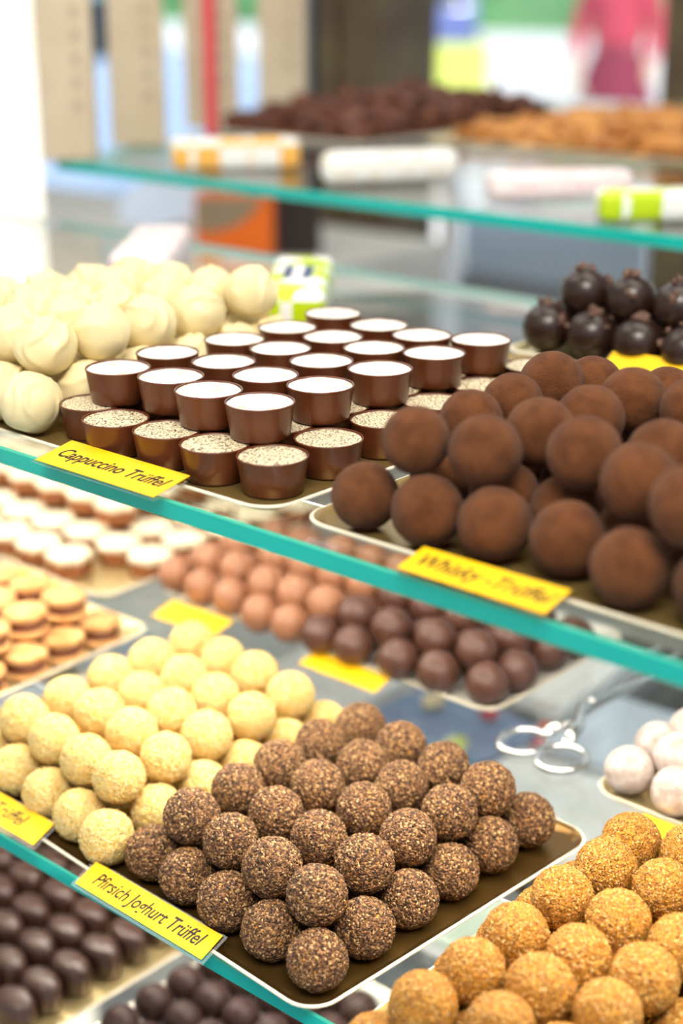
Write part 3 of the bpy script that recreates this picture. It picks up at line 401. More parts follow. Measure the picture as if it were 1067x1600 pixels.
def lab(stem, t, which='right'):
    return '%s, %s, %s row from glass edge, %s' % (stem, LAY[t[4]], ordn(t[6]), side(t[5], which))
P_ = protos('brown_truffle', crumb(.046, 5.5, 13), 6, 'brown', 5)
for t in D['brown']: place('brown_truffle', random.choice(P_), *t[:4], None, lab('coarse brown crumb truffle', t), 'truffle', 'brown crumb truffles on the lower shelf')
P_ = protos('yellow_truffle', crumb(.040, 4.5, 11), 6, 'cream', 4, 9)
for t in D['cream']: place('yellow_truffle', random.choice(P_), *t[:4], None, lab('pale yellow crumb truffle', t), 'truffle', 'yellow crumb truffles on the lower shelf')
P_ = protos('sugared_truffle', crumb(.042, 6, 14), 6, 'amber', 4, 17)
for t in D['orange']: place('sugared_truffle', random.choice(P_), *t[:4], None, lab('amber sugared truffle', t, 'left'), 'truffle', 'amber sugared truffles at bottom right')
P_ = protos('white_truffle', swirl, 5, 'white', 6, 3)
for t in D['white']:
    place('white_truffle', random.choice(P_), *t[:4], (random.uniform(-.25, .25), random.uniform(-.25, .25), random.uniform(0, 6.28)), lab('swirled white chocolate truffle', t), 'truffle', 'swirled white truffles on the upper shelf')
P_ = protos('cocoa_truffle', cocoa_fn, 5, 'cocoa', 5, 5)
rowmap = {0: (0, 0), 1: (1, 0), 2: (2, 0), 3: (3, 0), 4: (4, 0), 9: (0, 1), 5: (1, 1), 12: (2, 1), 7: (0, 2), 6: (1, 2), 10: (2, 2), 8: (0, 3), 11: (1, 3), 13: (2, 3), 14: (3, 3)}
for t in D['cocoa']:
    t = list(t)
    if t[4] == 'u': t[5], t[6] = rowmap[t[5]]
    place('cocoa_truffle', random.choice(P_), *t[:4], None, lab('cocoa-dusted brown truffle', t, 'left'), 'truffle', 'cocoa-dusted truffles on the upper shelf')
P_ = protos('powdered_truffle', crumb(.016, 4, 10), 4, 'powder', 3, 31)
for t in D['powder']: place('powdered_truffle', random.choice(P_), *t[:4], None, lab('powdery white truffle', t, 'left'), 'truffle', 'powdery white truffles at the right')
Pn = protos('glossy_praline', smooth_fn, 4, 'nougat', 3, 41)
def stripe_fn(n, o): return .02 * noise.noise(n * 1.3 + o) + .05 * max(0, 1 - abs(n.x + .15 * math.sin(3 * n.z)) * 7) * max(0, n.z + .5) - .01
Pd = protos('glossy_praline', stripe_fn, 4, 'darkgloss', 3, 51)
for t in D['glossy']:
    nougat = t[0] < -.548
    o = place('glossy_praline', random.choice(Pn if nougat else Pd), *t[:4], (random.uniform(-.4, .4), random.uniform(-.4, .4), random.uniform(.3, 1.4)),
          lab('light nougat praline' if nougat else 'dark glossy ball praline', t), 'praline', 'glossy pralines at the back of the lower shelf')
    if nougat: o.scale = (t[3] * .96, t[3] * .96, t[3])
P_ = protos('chocolate_ball', smooth_fn, 4, 'cdark', 3, 61)
for t in D['cdark']: place('chocolate_ball', random.choice(P_), *t[:4], None, 'matt dark chocolate ball on the bottom shelf, %s row, %s' % (ordn(t[6]), side(t[5], 'left')), 'praline', 'dark chocolate balls on the bottom shelf')
# barrel pralines
def barrel(seed):
    bm = bmesh.new(); lathe(bm, [(0, 0), (.0090, 0), (.0100, .0010), (.0106, .006), (.0108, .011), (.0102, .0155), (.0090, .0182), (.0072, .0192), (.0040, .0195), (0, .0196)], 32)
    for v in bm.verts:
        v.co.x *= 1.26; v.co.y *= .90; v.co *= 1 + .03 * noise.noise(v.co * 90 + Vector((seed, 0, 0)))
    me = bpy.data.meshes.new('barrel_praline'); bm.normal_update(); bm.to_mesh(me); bm.free(); me.materials.append(M['bark'])
    for p in me.polygons: p.use_smooth = True
    return me
P_ = [barrel(1), barrel(5), barrel(9)]
for t in D['cob']:
    o = bpy.data.objects.new('barrel_praline', random.choice(P_)); C.objects.link(o); o.location = (t[0], t[1], H + t[2]); o.rotation_euler = (0, 0, random.uniform(-.12, .12))
    tag(o, 'dark barrel praline on the bottom shelf, %s row, %s' % (ordn(t[6]), side(t[5], 'right')), 'praline', 'barrel pralines on the bottom shelf')
# chocolate cups
def cup_parts(dusted):
    prof = [(0, .0002), (.0106, 0), (.0114, .0004), (.0119, .0012), (.0128, .0075), (.01375, .0136), (.0140, .0142), (.01385, .0146), (.0134, .01455), (.0131, .0141)]
    bm = bmesh.new(); lathe(bm, prof, 56)
    for v in bm.verts: v.co.x += .00012 * noise.noise(v.co * 160); v.co.z += .00010 * noise.noise(v.co * 200 + Vector((5, 0, 0)))
    shell = link('shell', bm, M['milk'])
    bm = bmesh.new(); lathe(bm, [(.0131, .0139), (.0126, .0142), (.0108, .01425), (.0085, .01428), (.006, .0143), (.003, .01432), (0, .01432)], 56)
    for v in bm.verts: v.co.z += .00018 * noise.noise(v.co * 260 + Vector((2, 3, 0)))
    for f in bm.faces:
        if f.normal.z < 0: f.normal_flip()
    fill = link('filling', bm, M['shaded_top' if dusted else 'cream_top'])  # lower layer takes the speckled copy with shade in its colour
    return shell, fill
CUP = {}
for dst in (0, 1):
    e = empty('chocolate_cup', (0, 0, 0)); s, f = cup_parts(dst); kid(e, s); kid(e, f); CUP[dst] = e
used = set()
for t in D['cups']:
    dst = 1 if t[4] == 'l' else 0
    e = CUP[dst] if dst not in used else copy_tree(CUP[dst]); used.add(dst)
    e.location = (t[0], t[1], H + t[2]); e.rotation_euler = (0, 0, random.uniform(0, 6.28))
    tag(e, lab('milk chocolate cup with %s filling' % ('speckled' if dst else 'white'), t).replace('milk chocolate', 'chocolate').replace(' from glass edge', ''), 'praline', 'filled chocolate cups on the upper shelf')
# dark truffles with nibs
Pk = protos('dark_truffle', smooth_fn, 4, 'dark', 2, 71)
def nib_me(seed):
    bm = bmesh.new(); bmesh.ops.create_icosphere(bm, subdivisions=1, radius=1)
    for v in bm.verts: v.co = Vector((v.co.x * 1.2, v.co.y * .8, v.co.z * .65)) * (1 + .5 * noise.noise(v.co * 2 + Vector((seed, 0, 0))))
    me = bpy.data.meshes.new('cocoa_nib'); bm.to_mesh(me); bm.free(); me.materials.append(M['nib']); return me
NB = [nib_me(k * 3.1) for k in range(5)]
NP = []
for v_ in range(3):
    o = bpy.data.objects.new('nib_truffle', Pk[v_ % 2]); C.objects.link(o); NP.append(o)
    for q in range(random.choice((8, 10, 11))):
        a = random.uniform(0, 6.28); th = abs(random.gauss(0, .42)) if q < 8 else random.uniform(.8, 1.5)
        n = Vector((math.sin(th) * math.cos(a), math.sin(th) * math.sin(a), math.cos(th)))
        k = bpy.data.objects.new('cocoa_nib', random.choice(NB)); C.objects.link(k); k.location = n * 1.04; s = random.uniform(.13, .22); k.scale = (s, s, s); k.rotation_euler = (random.uniform(0, 6), random.uniform(0, 6), 0)
        kid(o, k)
used = set()
for t in D['nib']:
    i = random.randrange(3); o = NP[i] if i not in used else copy_tree(NP[i]); used.add(i)
    o.location = (t[0], t[1], H + t[2]); o.scale = (t[3],) * 3; o.rotation_euler = (0, 0, random.uniform(0, 6.28))
    tag(o, lab('dark truffle topped with cocoa nibs', t, 'left').replace(' from glass edge', ''), 'truffle', 'dark nib truffles at the back of the upper shelf')
for i in range(3):
    if i not in used:
        for k in KIDS[NP[i].name]: bpy.data.objects.remove(k)
        bpy.data.objects.remove(NP[i])
# white-iced pralines
def hexshape(a): return .93 + .07 * math.cos(6 * a)
def iced():
    e = empty('iced_praline', (0, 0, 0))
    bm = bmesh.new(); lathe(bm, [(0, 0), (.0146, 0), (.0151, .0006), (.0151, .0100), (.0146, .0104), (0, .0104)], 36, shape=hexshape); kid(e, link('praline_body', bm, M['hexbody']))
    bm = bmesh.new(); lathe(bm, [(0, .0103), (.0151, .0103), (.0160, .0112), (.0160, .0135), (.0150, .0148), (.010, .0153), (0, .0155)], 36, shape=hexshape); kid(e, link('icing', bm, M['hextop']))
    return e
base = iced(); first = True
def put_iced(x, y, z, lb):
    global first
    e = base if first else copy_tree(base); first = False; e.location = (x, y, z); e.rotation_euler = (0, 0, random.uniform(0, 6.28)); tag(e, lb, 'praline', 'white-iced pralines at the back left of the lower shelf')
for j in range(6):
    for i in range(7):
        x = -.7225 - .0335 * i + (.006 if j % 2 else 0) + random.uniform(-.001, .001); y = .588 + .0350 * j + random.uniform(-.001, .001)
        if j == 0 and i == 0: continue
        put_iced(x, y, GB + .0015, 'white-iced brown praline, lower layer, %s row from glass edge, %s' % (ordn(j), side(i, 'right')))
for j in range(4):
    for i in range(6):
        x = -.778 - .0335 * i + random.uniform(-.001, .001); y = .648 + .0350 * j + random.uniform(-.001, .001)
        put_iced(x, y, GB + .0015 + .0156, 'white-iced brown praline, upper layer, %s row from glass edge, %s' % (ordn(j), side(i, 'right')))
# sandwich biscuits
def biscuit():
    e = empty('sandwich_biscuit', (0, 0, 0))
    for k, z in ((0, 0), (1, .0098)):
        bm = bmesh.new(); lathe(bm, [(0, z), (.0098, z), (.0112, z + .0010), (.0114, z + .0025), (.0104, z + .0044), (.007, z + .0054), (0, z + .0058)] if k else [(0, z), (.0100, z), (.0114, z + .0018), (.0113, z + .0040), (0, z + .0046)], 30)
        for v in bm.verts: v.co *= 1 + .03 * noise.noise(v.co * 230 + Vector((k, 0, 0)))
        kid(e, link('biscuit_half', bm, M['biscuit']))
    bm = bmesh.new(); lathe(bm, [(0, .0043), (.0098, .0043), (.0106, .0070), (.0098, .0099), (0, .0099)], 26); kid(e, link('filling', bm, M['ganache'])); return e
base = biscuit(); first = True
for j in range(5):
    for i in range(5):
        for lay in (0, 1):
            if lay and (i > 3 or j > 3): continue
            e = base if first else copy_tree(base); first = False
            x = -.6605 - .0290 * i - (.0145 if lay else 0) + .0022 * (5 - j) + random.uniform(-.001, .001); y = .4130 + .0290 * j + (.0145 if lay else 0) + random.uniform(-.001, .001) - .0012 * i
            e.scale = (1.15, 1.15, 1.05); e.location = (x, y, GB + .0016 + lay * .0170); e.rotation_euler = (random.uniform(-.03, .03) + (.03 if lay else 0), random.uniform(-.03, .03), random.uniform(0, 6))
            tag(e, 'round sandwich biscuit, %s, %s row from glass edge, %s' % (LAY['ul'[1 - lay]], ordn(j), side(i, 'right')), 'biscuit', 'sandwich biscuits on the lower shelf')

# ---------------------------------------------------------------- price cards
def text_me(s, size, shear=.3):
    cu = bpy.data.curves.new('lettering', 'FONT'); cu.body = s; cu.size = size; cu.shear = shear; cu.extrude = .00003; cu.align_x = 'CENTER'; cu.align_y = 'CENTER'; cu.resolution_u = 4; cu.space_character = 1.0; cu.offset = .00012
    o = bpy.data.objects.new('tmp', cu); C.objects.link(o); bpy.context.view_layer.update()
    me = bpy.data.meshes.new_from_object(o.evaluated_get(bpy.context.evaluated_depsgraph_get())); bpy.data.objects.remove(o); me.name = 'lettering'; me.materials.clear(); me.materials.append(M['ink']); return me
def name_card(xa, xb, yf, zf, depth, tilt, rz, text, size, label, xs=1.0, piece=None, rest=True):
    """folded clear sleeve with a yellow card; origin at the middle of its front edge"""
    Wd = xb - xa; e = empty('name_card', ((xa + xb) / 2, yf, zf), rz)
    ct, st = math.cos(tilt), math.sin(tilt)
    def P(x, d, n=0): return Vector((x, d * ct - n * st, d * st + n * ct))
    bm = bmesh.new(); hw = Wd / 2 + .002
    fr = [P(-hw, -.0016), P(hw, -.0016), P(hw, depth + .0008), P(-hw, depth + .0008)]
    dn = [Vector((hw, fr[2].y + .003, .0002 - (0 if rest else 0))), Vector((-hw, fr[2].y + .003, .0002))]
    a = [bm.verts.new(p) for p in fr] + [bm.verts.new(p) for p in dn]
    bm.faces.new(a[:4]); bm.faces.new((a[3], a[2], a[4], a[5]))
    bmesh.ops.solidify(bm, geom=bm.faces[:], thickness=.00025)
    o = link('clear_sleeve', bm, M['plastic'], e, smooth=False)
    bm = bmesh.new(); q = [P(-Wd / 2, 0, .0003), P(Wd / 2, 0, .0003), P(Wd / 2, depth, .0003), P(-Wd / 2, depth, .0003)]
    vs = [bm.verts.new(p) for p in q]; vt = [bm.verts.new(p + P(0, 0, .0003)) for p in q]
    bm.faces.new(list(reversed(vs))); bm.faces.new(vt)
    for k in range(4): bm.faces.new((vs[k], vs[(k + 1) % 4], vt[(k + 1) % 4], vt[k]))
    link('yellow_card', bm, M['yellow'], e, smooth=False)
    if text:
        t = bpy.data.objects.new('lettering', text_me(text, size)); C.objects.link(t); t.parent = e
        t.matrix_local = Matrix.Translation(P(0, depth * .5, .00068)) @ Matrix.Rotation(tilt, 4, 'X') @ Matrix.Diagonal((xs, 1, 1, 1))
    tag(e, label, 'price card'); return e
name_card(-.4865, -.4155, .3635, GA + .0020, .0195, .20, 0, 'Cappuccino Trüffel', .0094, 'yellow card reading Cappuccino Trüffel below the chocolate cups', .86)
name_card(-.3005, -.2415, .3680, GA + .0024, .0150, .22, 0, 'Whisky -Trüffel', .0100, 'yellow card reading Whisky -Trüffel below the cocoa-dusted truffles', .84)
name_card(-.4655, -.3850, .3525, GB + .0034, .0130, .40, -.02, 'Pfirsich Joghurt Trüffel', .0092, 'yellow card reading Pfirsich Joghurt Trüffel below the brown truffles', .80)
name_card(-.584, -.5035, .3610, GB + .0034, .0138, .42, -.02, 'Colada Trüffel', .0092, 'yellow card at the left frame edge below the yellow truffles', .92)
name_card(-.664, -.613, .5770, GB + .0004, .0190, .22, .05, None, 0, 'yellow card between the biscuits and the light nougat pralines')
name_card(-.549, -.4925, .5850, GB + .0004, .0150, .22, .0, None, 0, 'yellow card in front of the dark glossy balls')
name_card(-.792, -.738, .5480, GB + .0004, .0180, .22, 0, None, 0, 'yellow card in front of the white-iced pralines')
name_card(-.311, -.252, .5500, GB + .0004, .0165, .22, 0, None, 0, 'yellow card in front of the powdery white truffles')
name_card(-.392, -.332, .6320, GA + .0020, .0200, .5, 0, None, 0, 'yellow card in front of the dark nib truffles')

# ---------------------------------------------------------------- scissor tongs on the lower shelf
e = empty('scissor_tongs', (-.383, .590, GB + .0022))
def L(p): return Vector((p[0] + .383, p[1] - .590, p[2]))
pv = (-.3925, .648, .0010)
for k, (cx, cy, ex, ey, tipx, tipy) in enumerate(((-.3965, .5905, 0, 0, -.3905, .735), (-.3705, .5865, 0, 0, -.4025, .735))):
    bm = bmesh.new(); zz = .0012 * k; ring = []
    for q in range(28):
        a = 2 * PI * q / 28; ring.append(L((cx + .0118 * math.cos(a), cy + .0140 * math.sin(a), zz)))
    tube(bm, ring, .0021, 8, True)
    att = (cx + (.004 if k == 0 else -.006), cy + .0135, zz)
    tube(bm, [L(att), L((att[0] * .6 + pv[0] * .4, att[1] * .6 + pv[1] * .4, zz + .0004)), L((pv[0] + (.0015 if k == 0 else -.0015), pv[1] - .008, zz + .0004)), L((pv[0], pv[1], zz + .0004)),
              L(((pv[0] * .5 + tipx * .5) + (.004 if k == 0 else -.004), .690, zz + .0004)), L((tipx, tipy, zz))], [.0030, .0040, .0028, .0036, .0022, .0018], 8)
    link('tong_arm', bm, M['steel'], e)
bm = bmesh.new(); lathe(bm, [(0, .0008), (.0032, .0008), (.0032, .0052), (.0022, .0062), (0, .0064)], 16)
link('rivet', bm, M['steel'], e, loc=L((pv[0], pv[1], -.001)))
tag(e, 'small steel scissor tongs with two ring handles lying on glass', 'tongs')

# ---------------------------------------------------------------- wrapped bars
def wrapped(name, c, length, wd, ht, ang, material, label, group=None, r=.006, band=True, tilt=0):
    e = empty(name, c, ang)
    bm = bmesh.new(); box(bm, (0, 0, ht / 2), (length, wd, ht)); bev(bm, r, 4); link('paper_wrap', bm, M[material], e)
    if band:
        bm = bmesh.new(); box(bm, (0, 0, ht + .0001), (length * .30, wd * .46, .0006)); link('printed_label', bm, M['navy'], e, smooth=False)
        bm = bmesh.new(); box(bm, (0, 0, ht + .0005), (length * .30, wd * .16, .0005)); link('label_stripe', bm, M['paper'], e, smooth=False)
    tag(e, label, 'wrapped bar', group); return e
wrapped('wrapped_bar', (-.598, .640, GA + .0004), .118, .036, .026, math.atan2(.092, -.075), 'wrapgreen', 'green and white wrapped bar behind the white truffles')
wrapped('wrapped_bar', (-.748, .662, GA + .0004), .118, .038, .026, math.atan2(.09, -.075), 'wrappink', 'pale pink wrapped bar behind the white truffles at left', band=False)
g = 'wrapped bars on the window counter'
wrapped('wrapped_bar', (-.944, .934, GW + .0004), .108, .024, .025, .86, 'wraporange', 'orange and white wrapped bar, leftmost on the window counter', g, .005, False)
wrapped('wrapped_bar', (-.788, .950, GW + .0004), .112, .025, .025, 1.02, 'wrapwhite', 'plain white wrapped bar on the window counter', g, .009, False)
wrapped('wrapped_bar', (-.634, .958, GW + .0004), .108, .025, .021, .86, 'wrappink', 'pale pink checked wrapped bar on the window counter', g, .007, False)
wrapped('wrapped_bar', (-.520, .930, GW + .0004), .112, .025, .021, .86, 'wrapgreen', 'green and white wrapped bar, rightmost on the window counter', g, .006, False)

# ---------------------------------------------------------------- mounds of bark and brittle
def mound(name, x0, x1, y0, y1, z, h, n, size, material, label):
    bm = bmesh.new(); cx, cy = (x0 + x1) / 2, (y0 + y1) / 2; rnd = random.Random(n)
    for q in range(n):
        u, v = rnd.uniform(-1, 1), rnd.uniform(-1, 1); k = (1 - u ** 4) * (1 - v ** 4)
        zz = z + size * .25 + h * k * rnd.uniform(.0, 1) ** .5
        r = bmesh.ops.create_cube(bm, size=1, matrix=Matrix.Translation((cx + u * (x1 - x0) / 2, cy + v * (y1 - y0) / 2, zz)) @ Euler((rnd.gauss(0, .35), rnd.gauss(0, .35), rnd.uniform(0, 6))).to_matrix().to_4x4() @ Matrix.Diagonal((size * rnd.uniform(.7, 1.4), size * rnd.uniform(.5, 1), size * .22, 1)))
        for vv in r['verts']: vv.co += Vector((noise.noise(vv.co * 80), noise.noise(vv.co * 80 + Vector((9, 0, 0))), noise.noise(vv.co * 80 + Vector((0, 9, 0))))) * size * .2
    for vv in bm.verts: vv.co.z = max(vv.co.z, z); vv.co.x = min(max(vv.co.x, x0), x1); vv.co.y = min(max(vv.co.y, y0), y1)
    # solid heart of the mound
    g_ = 22; vs = {}
    for i in range(g_ + 1):
        for j in range(g_ + 1):
            u, v = -1 + 2 * i / g_, -1 + 2 * j / g_; k = (1 - u ** 4) * (1 - v ** 4)
            vs[i, j] = bm.verts.new((cx + u * (x1 - x0) / 2, cy + v * (y1 - y0) / 2, z + .001 + h * .8 * k + .004 * k * noise.noise(Vector((u * 5, v * 5, n)))))
    for i in range(g_):
        for j in range(g_): bm.faces.new((vs[i, j], vs[i + 1, j], vs[i + 1, j + 1], vs[i, j + 1]))
    bot = [bm.verts.new((x, y, z)) for x, y in ((x0, y0), (x1, y0), (x1, y1), (x0, y1))]; bm.faces.new(list(reversed(bot)))
    tag(link(name, bm, M[material], smooth=False), label, 'sweets', kind='stuff')
mound('chocolate_bark', -1.175, -.981, 1.137, 1.482, GW + .0022, .026, 620, .022, 'shaveD', 'heap of broken dark chocolate bark on the window counter')
mound('brittle_pieces', -.940, -.265, 1.212, 1.53, GW + .0022, .016, 900, .022, 'shaveT', 'heap of tan brittle pieces on the window counter, right of the bark')

# ---------------------------------------------------------------- cartons standing on the counter
def carton(x, y, wd, ht, label, material='beige', prints=True):
    e = empty('tall_carton', (x, y, GW + .0003), math.radians(41))
    bm = bmesh.new(); box(bm, (0, 0, ht / 2), (wd, .018, ht)); bev(bm, .0015, 1); link('carton_body', bm, M[material], e, smooth=False)
    if prints:
        bm = bmesh.new()
        for k in range(7): box(bm, (wd * .22, -.0093, ht * (.18 + .075 * k)), (wd * .16, .0006, ht * .035))
        link('faint_print', bm, M['greyink'], e, smooth=False)
    tag(e, label, 'carton', 'tall cartons at the left end of the window counter'); return e
carton(-1.094, .878, .048, .26, 'beige tall carton, first from the left on the window counter')
carton(-1.136, .996, .050, .26, 'beige tall carton, second from the left on the window counter')
carton(-1.214, 1.168, .054, .28, 'beige tall carton, third from the left on the window counter')
carton(-1.276, 1.342, .054, .30, 'beige tall carton, fourth from the left, behind the dark bark')
carton(-1.150, 1.105, .012, .26, 'narrow red carton between the second and third beige cartons', 'red', False)

# ---------------------------------------------------------------- things on the plinth
PZ = H - .40
e = empty('paper_bag', (-1.52, 1.50, PZ + .0004), math.radians(41))
bm = bmesh.new(); box(bm, (0, 0, .055), (.106, .06, .11)); bev(bm, .002, 1); link('bag_body', bm, M['orange'], e, smooth=False)
bm = bmesh.new(); pts = [(-.050, .108), (.042, .108), (.03, .090), (.012, .074), (-.012, .064), (-.036, .060), (-.050, .062)]
f1 = [bm.verts.new((p[0], -.0306, p[1])) for p in pts]; f2 = [bm.verts.new((p[0], -.0318, p[1])) for p in pts]
bm.faces.new(f1); bm.faces.new(list(reversed(f2)))
for k in range(len(pts)): bm.faces.new((f1[k], f2[k], f2[(k + 1) % len(pts)], f1[(k + 1) % len(pts)]))
bmesh.ops.recalc_face_normals(bm, faces=bm.faces[:]); link('folded_flap', bm, M['kraft'], e, smooth=False)
tag(e, 'bright orange box with a curved brown flap behind the case', 'box')
e = empty('oval_platter', (-1.66, 1.50, PZ), math.radians(41))
bm = bmesh.new(); lathe(bm, [(0, .0), (.05, .0), (.070, .008), (.072, .010), (.066, .0085), (.048, .004), (0, .004)], 40)
for v in bm.verts: v.co.y *= .62
o = link('platter', bm, M['paleblue'], e, loc=(0, 0, .078)); o.rotation_euler = (math.radians(42), math.radians(-10), 0)
bm = bmesh.new(); box(bm, (0, .03, .030), (.05, .04, .06)); bev(bm, .003, 1); link('platter_stand', bm, M['silver'], e, smooth=False)
tag(e, 'pale oval platter leaning on a stand left of the orange box', 'platter')
bm = bmesh.new(); box(bm, (0, 0, .105), (.098, .07, .21)); bev(bm, .004, 1)
tag(link('dark_pedestal', bm, M['darkwood'], smooth=False, loc=(-1.572, 1.66, PZ + .0004), rot=(0, 0, math.radians(41))), 'dark wooden pedestal right of the orange box', 'pedestal')

# ---------------------------------------------------------------- stock on the bottom shelf, seen through the glass
def flat_box(x, y, w_, d_, h_, rz, material, label, z0=GC + .0004):
    e = empty('gift_box', (x, y, z0), rz)
    bm = bmesh.new(); box(bm, (0, 0, h_ * .4), (w_ - .003, d_ - .003, h_ * .8)); bev(bm, .001, 1); link('box_base', bm, M['paper'], e, smooth=False)
    bm = bmesh.new(); box(bm, (0, 0, h_ * .75), (w_, d_, h_ * .5)); bev(bm, .0012, 1); link('box_lid', bm, M[material], e, smooth=False)
    tag(e, label, 'box', 'gift boxes on the bottom shelf')
flat_box(-.485, .655, .13, .105, .018, 0, 'palegreen', 'pale green flat gift box on the bottom shelf')
flat_box(-.480, .775, .15, .10, .016, .03, 'paper', 'white flat gift box behind the pale green box')
flat_box(-.330, .560, .14, .10, .014, .05, 'paleblue', 'pale blue gift box under the sugared truffles')
flat_box(-.620, .800, .11, .13, .016, -.1, 'blue', 'dusty blue flat gift box on the bottom shelf, rear centre')
flat_box(-.740, .800, .10, .15, .014, .05, 'paper', 'white gift box on the bottom shelf, rear left')
flat_box(-.480, .900, .15, .10, .014, .05, 'paleblue', 'pale blue gift box on the bottom shelf, rear right')
flat_box(-.640, .960, .14, .12, .016, .0, 'paper', 'white gift box at the very back of the bottom shelf')
flat_box(-.870, .700, .12, .16, .016, .0, 'paleblue', 'pale blue gift box on the bottom shelf, far left')
flat_box(-.350, .790, .09, .20, .014, .0, 'paper', 'long white gift box on the bottom shelf at right')
cols = [('red', 'red'), ('signyellow', 'lime'), ('leaf', 'green'), ('orange', 'orange'), ('blue', 'blue'), ('bag', 'cream')]
bm = bmesh.new(); tubep = [(-.010, 0), (.010, 0)]
lathe(bm, [(0, -.011), (.0015, -.0108), (.0055, -.0065), (.007, 0), (.0055, .0065), (.0015, .0108), (0, .011)], 14)
bme = bpy.data.meshes.new('wrapped_sweet'); bm.to_mesh(bme); bm.free()
pos = [(-.60, .845), (-.585, .785), (-.545, .815), (-.565, .870), (-.62, .76), (-.64, .83), (-.555, .855)]
for k, (x, y) in enumerate(pos):
    me = bme.copy(); me.materials.append(M[cols[k % 6][0]])
    o = bpy.data.objects.new('wrapped_sweet', me); C.objects.link(o)
    inside = True
    o.location = (x, y, GC + (.0164 + .0071 if (-.675 < x < -.562 and .74 < y < .86) else .0074)); o.rotation_euler = (PI / 2, 0, random.uniform(0, 3))
    tag(o, '%s wrapped sweet on the bottom shelf, %s of the scattered ones' % (cols[k % 6][1], ordn(k)), 'sweet', 'loose wrapped sweets on the bottom shelf')

# ---------------------------------------------------------------- ceiling lamps (above the frame)
for k, (x, y) in enumerate(((-1.6, .3), (-.3, -.6), (-.3, .9))):
    bm = bmesh.new(); box(bm, (0, 0, 0), (1.1, .3, .02)); o = link('ceiling_lamp', bm, M['lampglow'], smooth=False, loc=(x, y, 2.688))
    tag(o, '%s luminous ceiling panel of the shop' % ('left', 'near', 'rear')[k], 'lamp', 'ceiling lamps')

# ---------------------------------------------------------------- the street outside
bm = bmesh.new(); wallpiece(bm, -45, 30, 2.06, 60, -.05, -.0); struct('ground', bm, M['street'])
bm = bmesh.new(); wallpiece(bm, -40, 10, 33, 34, 0, 2.4)
bmesh.ops.subdivide_edges(bm, edges=bm.edges[:], cuts=24, use_grid_fill=True)
for v in bm.verts: v.co += Vector((0, noise.noise(v.co * .8) * .6, noise.noise(v.co * .7) * .4 if v.co.z > .3 else 0))
tag(link('hedge', bm, M['leaf']), 'long green hedge across the street', 'hedge')
bm = bmesh.new(); wallpiece(bm, -60, 20, 45, 46, 0, 9); tag(link('far_building', bm, M['house'], smooth=False), 'white building behind the hedge', 'building')
# parked van-like car
def prism(bm, prof, w_):
    a = [bm.verts.new((-w_ / 2, p[0], p[1])) for p in prof]; b = [bm.verts.new((w_ / 2, p[0], p[1])) for p in prof]
    bm.faces.new(a); bm.faces.new(list(reversed(b)))
    for k in range(len(prof)): bm.faces.new((a[k], b[k], b[(k + 1) % len(prof)], a[(k + 1) % len(prof)]))
    bmesh.ops.recalc_face_normals(bm, faces=bm.faces[:])
def car(loc, rz, paint, label):
  e = empty('parked_car', loc, rz)
  bm = bmesh.new(); prism(bm, [(-1.9, .25), (1.9, .25), (2.0, .7), (1.75, .95), (.9, 1.0), (.35, 1.42), (-1.2, 1.45), (-1.85, 1.0), (-1.95, .6)], 1.7); bev(bm, .06, 2); link('car_body', bm, M[paint], e)
  bm = bmesh.new(); prism(bm, [(-1.86, 1.02), (-1.80, 1.03), (-1.24, 1.38), (-1.30, 1.38)], 1.4); link('rear_window', bm, M['carglass'], e, smooth=False)
  for s in (-1, 1):
    bm = bmesh.new(); wallpiece(bm, s * .852 - .01, s * .852 + .01, -1.0, .5, 1.03, 1.35); link('side_window', bm, M['carglass'], e, smooth=False)
    for y in (-1.25, 1.25):
        bm = bmesh.new(); lathe(bm, [(0, -.1), (.30, -.1), (.33, -.06), (.33, .06), (.30, .1), (0, .1)], 24); o = link('wheel', bm, M['tyre'], e, loc=(s * .80, y, .33)); o.rotation_euler = (0, PI / 2, 0)
  bm = bmesh.new(); wallpiece(bm, -.26, .26, -1.985, -1.955, .5, .62); link('number_plate', bm, M['paper'], e, smooth=False)
  tag(e, label, 'car')
car((-15.7, 19.6, 0), math.radians(38), 'carblue', 'dark blue car parked far off beyond the window post')
car((-7.9, 5.9, 0), math.radians(-28), 'carpale', 'pale blue car outside, seen in the gaps between beige cartons')
# white kiosk table and pale crates on the pavement
def crate(x, y, w_, d_, h_, rz, material, label, cat='crate'):
    bm = bmesh.new(); box(bm, (0, 0, h_ / 2), (w_, d_, h_)); bmesh.ops.bevel(bm, geom=list(bm.edges), offset=.01, segments=2, affect='EDGES')
    top = [f for f in bm.faces if f.normal.z > .9 and abs(f.calc_center_median().z - h_) < .01]
    if top:
        r = bmesh.ops.inset_region(bm, faces=[max(top, key=lambda f: f.calc_area())], thickness=min(w_, d_) * .08)
        f = max((f for f in bm.faces if f.normal.z > .9), key=lambda f: f.calc_area())
        for v in f.verts: v.co.z -= h_ * .25
    tag(link('street_crate', bm, M[material], smooth=False, loc=(x, y, 0), rot=(0, 0, rz)), label, cat, 'crates on the pavement')
crate(-4.6, 5.4, .8, .5, .62, .6, 'paper', 'white crate on the pavement left in the window view')
crate(-8.8, 11.6, .5, .4, .85, .6, 'signyellow', 'lime green crate standing beside the blue car')
crate(-6.3, 7.9, .9, .6, .5, .5, 'paper', 'white crate in front of the person in red')
crate(-1.95, 2.9, .42, .30, .96, .7, 'paleblue', 'pale blue crate just outside the window glass')
crate(-4.3, 6.8, .5, .4, .72, .6, 'palegreen', 'pale green crate beside the person in red')
